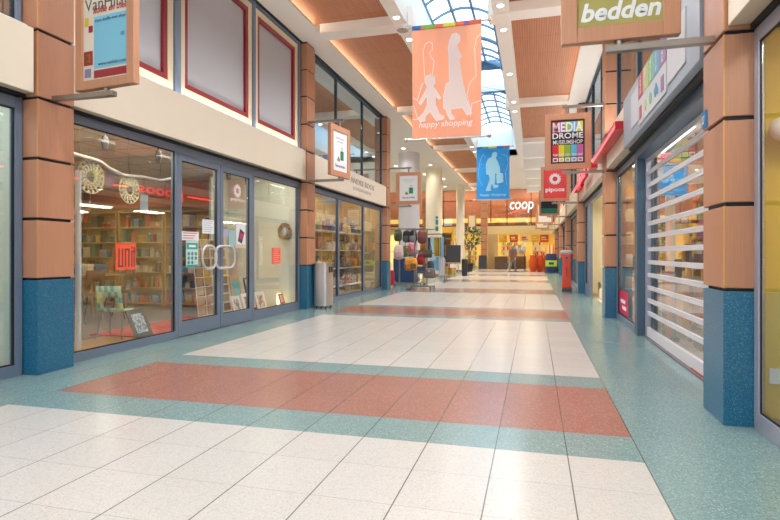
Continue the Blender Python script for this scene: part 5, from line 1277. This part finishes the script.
# lit name
t = thing('lit_name_sign', (-1.35, YF-0.1, 4.6), 'white lit supermarket name above a red swoosh', 'sign')
MB().text('coop', (-1.74, YF-0.06, 4.33), X3, Z3, 1.15, width=1.68, bold=0.012, shear=0.15, t=0.10).build('letters', M['whitelight'], t)
sw = [(-1.86+0.085*i, 3.98+0.30*math.sin(min(1.0,i/16)*math.pi*0.55)) for i in range(17)]
b = MB(); 
for (xa, za), (xb, zb), i in zip(sw, sw[1:], range(16)): w_ = 0.02+0.05*math.sin(math.pi*(i+0.5)/16); b.prism([(xa, za-w_), (xb, zb-w_), (xb, zb+w_), (xa, za+w_)], (0,YF-0.06,0), X3, Z3, (0,-0.08,0))
b.build('swoosh', M['swoosh'], t)
# facade columns
def slim_column(x, label, rgbm):
    t = thing('clad_column', (x, YF-0.2, 0), label, 'column')
    MB().box(x-0.22, YF-0.42, 0, x+0.22, YF-0.02, 5.25).build('dark_core', M['black'], t)
    MB().box(x-0.23, YF-0.43, 0, x+0.23, YF-0.01, 0.86).build('terrazzo_base', cm(150,120,90), t)
    b = MB()
    for a, z in zip(JZ, JZ[1:]): b.box(x-0.23, YF-0.43, a+0.01, x+0.23, YF-0.01, z-0.015)
    b.build('wood_cladding', rgbm, t)
slim_column(-3.56, 'wood clad column in the supermarket front, left of the entrance', M['wood'])
slim_column(-7.9, 'wood clad column in the supermarket front, far left', M['wood'])
st(MB().box(-3.3, YF-0.02, 0, -2.6, YF+0.25, 2.53), 'wall_supermarket_pier', cm(196,170,120))
t, O, u, v, n, fw_, fh_ = hang_sign('hanging_sign', -4.45, YF-0.25, 0, 'L', 'wood framed white sign on the supermarket front column', z0=2.7, z1=4.0, W=0.62, top=False, bottom=False, fw=0.09)
face(t, O, u, v, n, fw_, fh_, cm(236,220,190))
MB().box(-4.2, YF-0.27, 3.3, -3.83, YF-0.23, 3.34).build('bracket', M['steel'], t)
# inside the supermarket
ym = YF+0.3
st(MB().box(-13, YF+6.0, 0, 2.5, YF+6.1, 3.05), 'wall_supermarket_back', cm(240,206,120))
st(MB().box(-13, ym, 2.98, 2.5, YF+6, 3.04), 'ceiling_supermarket', cm(236,222,190))
st(MB().box(1.5, YF, 0, 1.7, YF+6, 6.5), 'wall_supermarket_right', cm(226,196,130))
for k in range(7):
    for j in range(2): st(MB().box(-11.6+1.9*k, YF+1.2+2.4*j, 2.93, -10.4+1.9*k, YF+1.7+2.4*j, 2.96), 'ceiling_lamp_and_fill', emit('supermarket lamp', (1,0.80,0.45,1), 16))
for k, x in enumerate((-10.2, -8.0, -5.9, -4.9, -2.1, -1.1, 0.3)):
    w_ = 0.95; t = thing('market_shelf', (x, YF+3.2, 0), 'white supermarket shelf full of goods, number %s from the left behind the entrance' % ('first','second','third','fourth','fifth','sixth','seventh')[k], 'shelf')
    MB().box(x-w_/2, YF+3.2, 0, x+w_/2, YF+3.3, 2.1).build('back_panel', cm(240,232,210), t)
    for q in range(5):
        z = 0.15+0.4*q; MB().box(x-w_/2, YF+2.85, z, x+w_/2, YF+3.2, z+0.03).build('shelf_board', cm(240,236,226), t)
        for j in range(6):
            c_ = R.choice([(236,200,60),(230,120,50),(206,60,50),(240,236,220),(120,160,70),(250,220,130),(236,236,236)]); MB().box(x-w_/2+0.03+j*0.155, YF+2.9, z+0.031, x-w_/2+0.15+j*0.155, YF+3.1, z+0.031+R.uniform(0.15,0.3)).build('product', cm(*c_), t)
for k, (x, c_) in enumerate(((-2.3,(240,196,60)),(-1.5,(226,90,50)),(-0.7,(250,240,220)),(0.05,(240,200,60)),(0.7,(226,96,50)))):
    t = thing('hanging_poster', (x, YF+1.2, 2.3), ('yellow','red','cream','golden','orange')[k]+' advertising board hanging inside the supermarket entrance', 'poster')
    MB().box(x-0.3, YF+1.2, 1.95, x+0.3, YF+1.22, 2.5).build('board', cm(*c_), t); MB().tube([(x-0.25, YF+1.21, 2.5), (x-0.25, YF+1.21, 2.98)], 0.005, 5).tube([(x+0.25, YF+1.21, 2.5), (x+0.25, YF+1.21, 2.98)], 0.005, 5).build('cord', M['steel'], t)
    b = MB(); b.box(x-0.2, YF+1.196, 2.12, x+0.2, YF+1.2, 2.17).box(x-0.2, YF+1.196, 2.24, x+0.1, YF+1.2, 2.36); b.build('print', cm(250,246,236) if k != 2 else cm(206,60,50), t)
def crate_block(x0, x1, y0, y1, h, rgb, label, top=None):
    t = thing('counter', ((x0+x1)/2, (y0+y1)/2, 0), label, 'counter'); MB().box(x0, y0, 0, x1, y1, h-0.05).build('body', cm(*rgb), t, bevel=0.01); MB().box(x0-0.03, y0-0.03, h-0.05, x1+0.03, y1+0.03, h).build('worktop', cm(*(top or (226,190,120))), t)
crate_block(-2.75, -1.9, YF-1.0, YF-0.1, 0.95, (96,72,50), 'dark fronted counter at the supermarket entrance, left of the shopper')
crate_block(-1.7, -0.6, YF+0.6, YF+1.2, 0.95, (110,80,54), 'dark fronted counter behind the shopper')
# silver balloons / wrapped goods on counter
t = thing('wrapped_display', (-1.1, YF+0.9, 0.95), 'pale blue and silver wrapped display on the counter behind the shopper', 'display')
for k in range(7): MB().blob((-1.55+0.14*k, YF+0.9+0.05*(k % 2), 1.22+0.1*((k*3) % 4)), (0.11,0.1,0.24), 0.8).build('wrapped_bouquet', cm(*[(206,220,232),(170,190,210),(236,240,244)][k % 3]), t, smooth=True)
# yellow produce display at left of the front
for k, (x, y, h, rgb) in enumerate(((-5.3, 38.9, 1.1, (236,190,40)), (-4.45, 38.5, 0.8, (244,206,50)), (-6.5, 39.0, 1.3, (220,160,50)))):
    t = thing('flower_bucket', (x, y, 0), ('tall yellow flower display before the supermarket window','low yellow flower bucket beside the front column','orange yellow flower display at the left of the supermarket window')[k], 'flowers')
    MB().lathe([(0.16, 0), (0.22, 0.4)], (x, y, 0), 16).build('bucket', cm(90,80,60), t, smooth=40)
    b = MB(); rr = random.Random(k)
    for q in range(60): a, r_ = rr.uniform(0,6.28), rr.uniform(0,0.33); b.m(q % 2).blob((x+r_*math.cos(a), y+r_*math.sin(a), 0.45+(h-0.45)*rr.random()), (0.07,0.07,0.06), 1.0, 6, 4)
    b.build('flower_heads', [cm(*rgb), cm(180,150,40)], t)
# a-frame boards by the column
t = thing('a_frame_board', (-3.75, 39.3, 0), 'wooden a-frame board leaning before the supermarket front column', 'sign board')
for s_ in (-1, 1): MB().obox((-3.6, 39.3+s_*0.16, 0.5), X3, (0,1,0.3*s_), (0,-0.3*s_,1), 0.28, 0.02, 0.5).build('panel', M['oak'] if s_ > 0 else cm(40,44,60), t)

# ------------------------------------------------------------------ shopper
def person(x, y, rz):
    root = thing('person', (0,0,0), 'person in a brown coat and grey trousers walking, holding a dark bag', 'person')
    vs = []; es = []; rad = []
    def v_(p, r): vs.append(p); rad.append(r); return len(vs)-1
    pel = v_((0,0,0.88), (0.145,0.10)); wa = v_((0,0,1.05), (0.13,0.095)); ch_ = v_((0,0.0,1.25), (0.16,0.105)); sh_ = v_((0,0,1.36), (0.12,0.085)); nk = v_((0,-0.01,1.44), (0.05,0.05)); hd = v_((0,-0.02,1.53), (0.078,0.09)); tp = v_((0,-0.015,1.61), (0.06,0.07))
    es += [(pel,wa),(wa,ch_),(ch_,sh_),(sh_,nk),(nk,hd),(hd,tp)]
    for s_, fy in ((-1,-0.22),(1,0.20)):
        hp = v_((s_*0.085,0,0.82), (0.085,0.085)); kn = v_((s_*0.09, fy*0.45-0.02, 0.46), (0.055,0.058)); an = v_((s_*0.09, fy, 0.09), (0.034,0.036)); to = v_((s_*0.09, fy-0.15, 0.03), (0.035,0.028)); es += [(pel,hp),(hp,kn),(kn,an),(an,to)]
    for s_, fy in ((-1,0.12),(1,-0.12)):
        so = v_((s_*0.17,0,1.34), (0.05,0.05)); el = v_((s_*0.22, fy*0.4, 1.09), (0.04,0.04)); wr = v_((s_*0.23, fy-0.03, 0.87), (0.027,0.027)); ha = v_((s_*0.23, fy-0.05, 0.79), (0.03,0.018)); es += [(sh_,so),(so,el),(el,wr),(wr,ha)]
        for q in range(4):
            f0 = v_((s_*0.23, fy-0.075+0.018*q, 0.72-0.004*abs(q-1.5)), (0.009,0.009)); es.append((ha, f0))
        th_ = v_((s_*0.20, fy-0.08, 0.76), (0.010,0.010)); es.append((ha, th_))
    me = bpy.data.meshes.new('body'); me.from_pydata(vs, es, []); o = bpy.data.objects.new('body', me); COL.objects.link(o); o.parent = root
    md = o.modifiers.new('skin', 'SKIN'); sv = me.skin_vertices[0].data
    for i, r_ in enumerate(rad): sv[i].radius = r_
    sv[0].use_root = True
    o.modifiers.new('sub', 'SUBSURF').levels = 2; o.modifiers['sub'].render_levels = 2; me.materials.append(cm(206,160,136))
    md.use_smooth_shade = True
    # coat: open shell around the trunk down to mid thigh, sleeves, trousers, hair, shoes, bag
    b = MB(); b.lathe([(0.215,0.0),(0.20,0.25),(0.175,0.45),(0.195,0.62),(0.18,0.72),(0.08,0.80)], (0,0,0.66), 20)
    for q in b.bm.verts: q.co.y *= 0.72
    for s_, fy in ((-1,0.12),(1,-0.12)): b.tube([(s_*0.16,0,1.36),(s_*0.20,fy*0.2,1.22),(s_*0.22,fy*0.4,1.08),(s_*0.23,fy-0.03,0.88)], [0.065,0.062,0.055,0.042], 10)
    b.build('coat', cm(112,84,72), root, smooth=True)
    b = MB()
    for s_, fy in ((-1,-0.22),(1,0.20)): b.tube([(s_*0.085,0,0.82),(s_*0.09,fy*0.45-0.02,0.46),(s_*0.09,fy,0.11)], [0.095,0.068,0.05], 10)
    b.build('trousers', cm(120,120,132), root, smooth=True)
    b = MB()
    for s_, fy in ((-1,-0.22),(1,0.20)): b.blob((s_*0.09, fy-0.06, 0.045), (0.045,0.12,0.045), 0.7)
    b.build('shoes', cm(60,50,46), root, smooth=True)
    MB().blob((0,0.015,1.56), (0.095,0.10,0.10), 1.0).blob((0,0.06,1.45), (0.08,0.05,0.12), 0.9).build('hair', cm(176,140,90), root, smooth=True)
    b = MB(); b.blob((0,-0.108,1.525), (0.012,0.018,0.018), 1.0, 8, 6); b.build('nose', cm(206,160,136), root, smooth=True)
    b = MB()
    for s_ in (-1, 1): b.blob((s_*0.03,-0.096,1.55), (0.012,0.008,0.008), 1.0, 8, 6)
    b.build('eyes', M['black'], root)
    MB().box(-0.025,-0.103,1.482,0.025,-0.094,1.49).build('mouth', cm(160,80,76), root)
    root.location = (x, y, 0); root.rotation_euler = (0,0,rz)
    bg_ = bag('handbag', (70,74,90), (50,50,60), 'dark shopping bag held by the walking shopper', 'bag', None, (x-0.42, y-0.10, 0.34), rz, 0.9)
    return root
person(-1.25, 33.4, math.radians(-25))

# ------------------------------------------------------------------ right side of the far corridor
def charging_post(x, y):
    t = thing('red_post', (x, y, 0), 'red information post with a grey rounded top near the third right column', 'post')
    MB().prism([(-0.13,0.10),(0.13,0.10),(0.12,0.42),(0.10,0.85),(0.155,1.12),(-0.155,1.12),(-0.10,0.85),(-0.12,0.42)], (x,y-0.11,0), X3, Z3, (0,0.22,0)).build('post_body', mat('glossy red', S(222,66,36), 0.25), t, bevel=0.02)
    MB().blob((x, y, 1.14), (0.18,0.15,0.07), 0.7).build('cap', cm(170,172,178), t, smooth=True)
    MB().lathe([(0.03,0),(0.015,0.07)], (x, y, 1.20), 12).build('knob', cm(200,50,40), t)
    MB().lathe([(0.055,-0.012),(0.055,0.0)], (x, y-0.112, 0.98), 20, 'Y').build('dial', cm(110,112,120), t); MB().lathe([(0.025,-0.018),(0.025,0.0)], (x, y-0.12, 0.98), 16, 'Y').build('button', M['black'], t)
    MB().box(x-0.012, y-0.122, 0.45, x+0.012, y-0.115, 0.72).build('lettering_strip', cm(110,30,26), t)
    MB().box(x-0.14, y-0.13, 0, x+0.14, y+0.13, 0.10).build('base', cm(70,70,74), t, bevel=0.01)
charging_post(0.90, 16.55)
t = thing('barrel', (0.92, 32.3, 0), 'dark blue barrel with a lime green band before the right side shops', 'barrel')
MB().lathe([(0.29,0.0),(0.31,0.3),(0.31,0.8),(0.29,1.10)], (0.92,32.3,0), 28).build('drum', cm(24,44,96), t, smooth=40)
MB().lathe([(0.315,0.38),(0.315,0.72)], (0.92,32.3,0), 28).build('band', cm(170,206,40), t, smooth=40); MB().box(0.78,31.975,0.48,1.06,31.985,0.62).build('print', cm(24,60,110), t)
def planter(x, y, label, h=1.0):
    t = thing('orange_vase', (x, y, 0), label, 'vase', 'orange vases'); MB().lathe([(0.16,0),(0.25,h*0.3),(0.26,h*0.6),(0.17,h*0.9),(0.2,h)], (x,y,0), 24).build('vase_body', cm(214,84,36), t, smooth=True); MB().lathe([(0.18,h-0.03),(0.18,h+0.002)], (x,y,0), 20).build('rim', cm(150,50,24), t)
planter(-0.08, 34.6, 'orange vase at the left of the three before the supermarket'); planter(0.34, 35.1, 'orange vase in the middle of the three before the supermarket'); planter(0.76, 35.6, 'orange vase on the right of the three, behind the blue barrel')
t = thing('standing_table', (-0.6, 35.3, 0), 'slim bistro table standing left of the orange vases', 'table')
MB().lathe([(0.33,1.05),(0.33,1.08)], (-0.6,35.3,0), 24).build('tabletop', cm(226,196,150), t); MB().tube([(-0.6,35.3,0.02),(-0.6,35.3,1.05)], 0.03, 8).build('leg', M['dark'], t); MB().lathe([(0.25,0),(0.25,0.02)], (-0.6,35.3,0), 24).build('base', M['dark'], t)
t = thing('cloth_table', (0.92, 33.6, 0), 'white clothed table with tall pale goods behind the blue barrel', 'table')
MB().box(0.72,33.3,0,1.12,33.9,1.0).build('table_cloth', cm(236,220,196), t, bevel=0.02)
for k in range(4): MB().lathe([(0.045,0),(0.048,0.3),(0.02,0.6+0.1*(k % 2))], (0.78+0.10*k,33.6,1.0), 12).build('cone', cm(*[(240,226,206),(226,150,70),(240,230,216),(230,120,60)][k]), t, smooth=40)

# ------------------------------------------------------------------ interiors on the right
room('bedding_shop', 1.43, 5.2, -3.0, 4.25, 2.6, M['olive'], cm(170,150,110), cm(236,226,196), [(1.62, 2.4, 0.16, 1.6), (1.62, 0.4, 0.16, 1.6), (2.6, 3.0, 0.5, 0.2)], 5.2)
st(MB().box(1.43, 4.12, 0, 5.2, 4.20, 2.6), 'wall_bedding_display', M['olive'])
st(MB().box(1.402, 4.06, 0, 1.43, 4.2, 2.5), 'trim_bedding', cm(226,214,176))
tag(MB().blob((1.76, 3.98, 1.90), (0.31, 0.10, 0.10), 0.75).build('hanging_pillow', cm(240,238,232), smooth=True), 'plump white pillow hung on the olive wall of the bedding shop', 'pillow')
tag(MB().tube([(1.76, 4.06, 1.92), (1.76, 4.12, 1.92)], 0.02, 8).build('pillow_hook', M['steel']), 'steel hook holding the white pillow', 'hook')
tag(MB().box(1.505, 4.105, 0.24, 1.64, 4.12, 0.34).build('price_card', M['paper']), 'small white card on the olive wall of the bedding shop', 'card')
# museum shop
room('museum_shop', 1.55, 6.5, 4.3, 7.95, 2.45, cm(150,130,120), cm(196,186,176), cm(200,190,176), [(1.585, 5.2, 0.05, 1.5), (1.585, 7.0, 0.05, 1.5), (3.0, 6.0, 0.2, 1.4)], 6.5, lampm=emit('museum lamp and added fill', (1,0.94,0.88,1), 40))  # strips tucked behind the shutter housing are added fill
st(MB().box(1.56, 7.80, 0, 6.5, 7.94, 2.44), 'wall_museum', cm(206,180,160))
t = thing('hanging_poster', (1.72, 7.7, 1.8), 'bright blue poster hanging behind the roller shutter', 'poster')
MB().box(1.61, 7.68, 1.82, 1.85, 7.70, 2.26).build('sheet', cm(60,150,214), t); b = MB()
for k in range(6): b.box(1.64+0.02*(k % 3), 7.675, 1.88+0.055*k, 1.73+0.03*(k % 4), 7.68, 1.895+0.055*k)
b.build('print', cm(190,220,240), t); MB().tube([(1.73,7.69,2.26),(1.73,7.69,2.45)], 0.005, 5).build('cord', M['steel'], t)
t = thing('stripe_banner', (1.60, 7.5, 0), 'red and grey floor standing banner behind the shutter', 'banner')
MB().m(0).box(1.56,7.5,0.05,1.60,7.52,1.55).m(1).box(1.60,7.5,0.05,1.66,7.52,1.55).m(2).box(1.66,7.5,0.05,1.72,7.52,1.55).build('sheet', [cm(90,90,110), cm(190,60,60), cm(110,110,130)], t); MB().box(1.55,7.42,0.003,1.74,7.6,0.05).build('base', M['dark'], t)
t = thing('rainbow_frieze', (1.9, 7.74, 2.2), 'rainbow square frieze with icons on the far wall of the museum shop', 'sign')
for k in range(6): MB().box(1.60+0.125*k, 7.78, 2.30, 1.715+0.125*k, 7.80, 2.41).build('square', cm(*[(176,70,90),(206,206,90),(120,180,90),(200,90,90),(140,170,200),(170,190,120)][k]), t)
def media_shelf(x0, x1, y, label, rows=8, z1=2.0, dy=0.3):
    t = thing('media_shelf', ((x0+x1)/2, y, 0), label, 'shelf'); b = MB(); b.box(x0, y, 0.003, x0+0.03, y+dy, z1).box(x1-0.03, y, 0.003, x1, y+dy, z1).box(x0+0.03, y+dy-0.02, 0.003, x1-0.03, y+dy, z1); b.build('carcass', cm(150,124,108), t)
    for q in range(rows):
        z = 0.1+0.24*q; MB().box(x0+0.031, y+0.01, z-0.02, x1-0.031, y+dy-0.021, z).build('shelf_board', cm(160,136,118), t)
        xx = x0+0.04
        while xx < x1-0.08:
            w_ = R.uniform(0.04,0.10); MB().box(xx, y+0.03, z+0.001, xx+w_-0.006, y+0.2, z+R.uniform(0.12,0.2)).build('book', cm(*R.choice([(206,60,60),(60,120,190),(236,200,60),(240,236,230),(60,150,110),(150,80,150),(230,120,60),(50,50,60)])), t); xx += w_
media_shelf(1.86, 2.5, 7.45, 'tall museum shop shelf of bright books against the far wall')
media_shelf(1.80, 2.2, 6.75, 'low museum shop shelf of bright books nearer the shutter', 4, 1.1)
media_shelf(2.6, 3.6, 7.45, 'wide museum shop shelf of bright books at the right of the far wall')
# small shop between shutter and second column
room('toy_shop', 1.45, 5.0, 8.06, 10.1, 2.55, cm(236,214,170), cm(206,186,160), cm(240,232,210), [(1.62, 8.9, 0.16, 1.2), (2.8, 8.7, 0.3, 0.4)], 5.0, lampm=emit('toy shop lamp', (1,0.86,0.62,1), 26))
t = thing('window_decal', (1.38, 9.3, 0.1), 'magenta decal with white print low in the narrow window', 'decal'); MB().box(1.383, 8.95, 0.12, 1.384, 9.8, 0.50).build('sheet', cm(206,30,80), t)
MB().box(1.381, 9.1, 0.2, 1.383, 9.5, 0.26).box(1.381, 9.2, 0.3, 1.383, 9.65, 0.36).build('print', M['paper'], t)
t = thing('display_rack', (1.8, 9.9, 0), 'pale display rack with yellow and red goods behind the narrow window', 'rack'); b = MB()
for xx in (1.52, 2.3): b.tube([(xx, 9.95, 0.003), (xx, 9.95, 2.3)], 0.015, 8)
b.build('uprights', M['steel'], t)
for q in range(5):
    MB().box(1.47, 9.75, 0.5+0.38*q, 2.35, 10.05, 0.52+0.38*q).build('shelf_board', M['paper'], t)
    for j in range(5): MB().blob((1.55+0.17*j, 9.85, 0.62+0.38*q), (0.07,0.06,0.099), 0.6, 10, 6).build('toy', cm(*R.choice([(236,206,120),(220,90,80),(226,180,90),(170,190,200),(240,226,190)])), t, smooth=True)
# doorway shop beyond the second column
room('clothes_shop', 1.45, 6.5, 10.3, 15.85, 2.6, cm(240,228,190), cm(190,176,150), cm(244,236,214), [(2.4, 12.0, 0.3, 1.0), (2.4, 14.2, 0.3, 1.0), (4.4, 13.0, 0.3, 1.5)], 6.5)
t = thing('security_gate', (1.55, 13.4, 0), 'pale looped security gate in the doorway beyond the second right column', 'security gate')
for y in (12.6, 14.0):
    MB().tube([(1.6,y,0.003),(1.6,y,1.35),(1.66,y,1.47),(1.78,y,1.52),(1.9,y,1.47),(1.96,y,1.35),(1.96,y,0.003)], 0.03, 10).tube([(1.6,y,0.75),(1.96,y,0.75)], 0.015, 8).build('antenna_loop', cm(240,232,206), t, smooth=True)
    MB().box(1.52,y-0.09,0.003,2.04,y+0.09,0.25).build('foot', cm(240,230,200), t, bevel=0.02)
t = thing('tall_display_case', (1.9, 15.2, 0), 'tall pale display case in the doorway behind the security gate', 'cabinet')
MB().box(1.62,14.4,0.003,2.6,14.44,2.1).box(1.62,14.44,0.003,2.6,15.2,0.35).build('case_body', cm(226,212,170), t); MB().box(1.62,14.30,0.36,1.66,14.34,2.0).box(2.56,14.30,0.36,2.6,14.34,2.0).build('case_frame', cm(246,236,206), t)
for k in range(4, 8):
    y0 = CY[k]+0.42; y1 = CY[k+1]-0.1
    room('right_shop_%s' % ('', '', '', '', 'one', 'two', 'three', 'four')[k], 1.45, 4.5, y0-0.15, y1, 2.55, cm(236,200,140), cm(200,180,150), cm(240,226,190), [(2.6, (y0+y1)/2, 0.3, 2.0)], 4.5)
# corridor end behind the camera left open, unseen, so sky light fills in
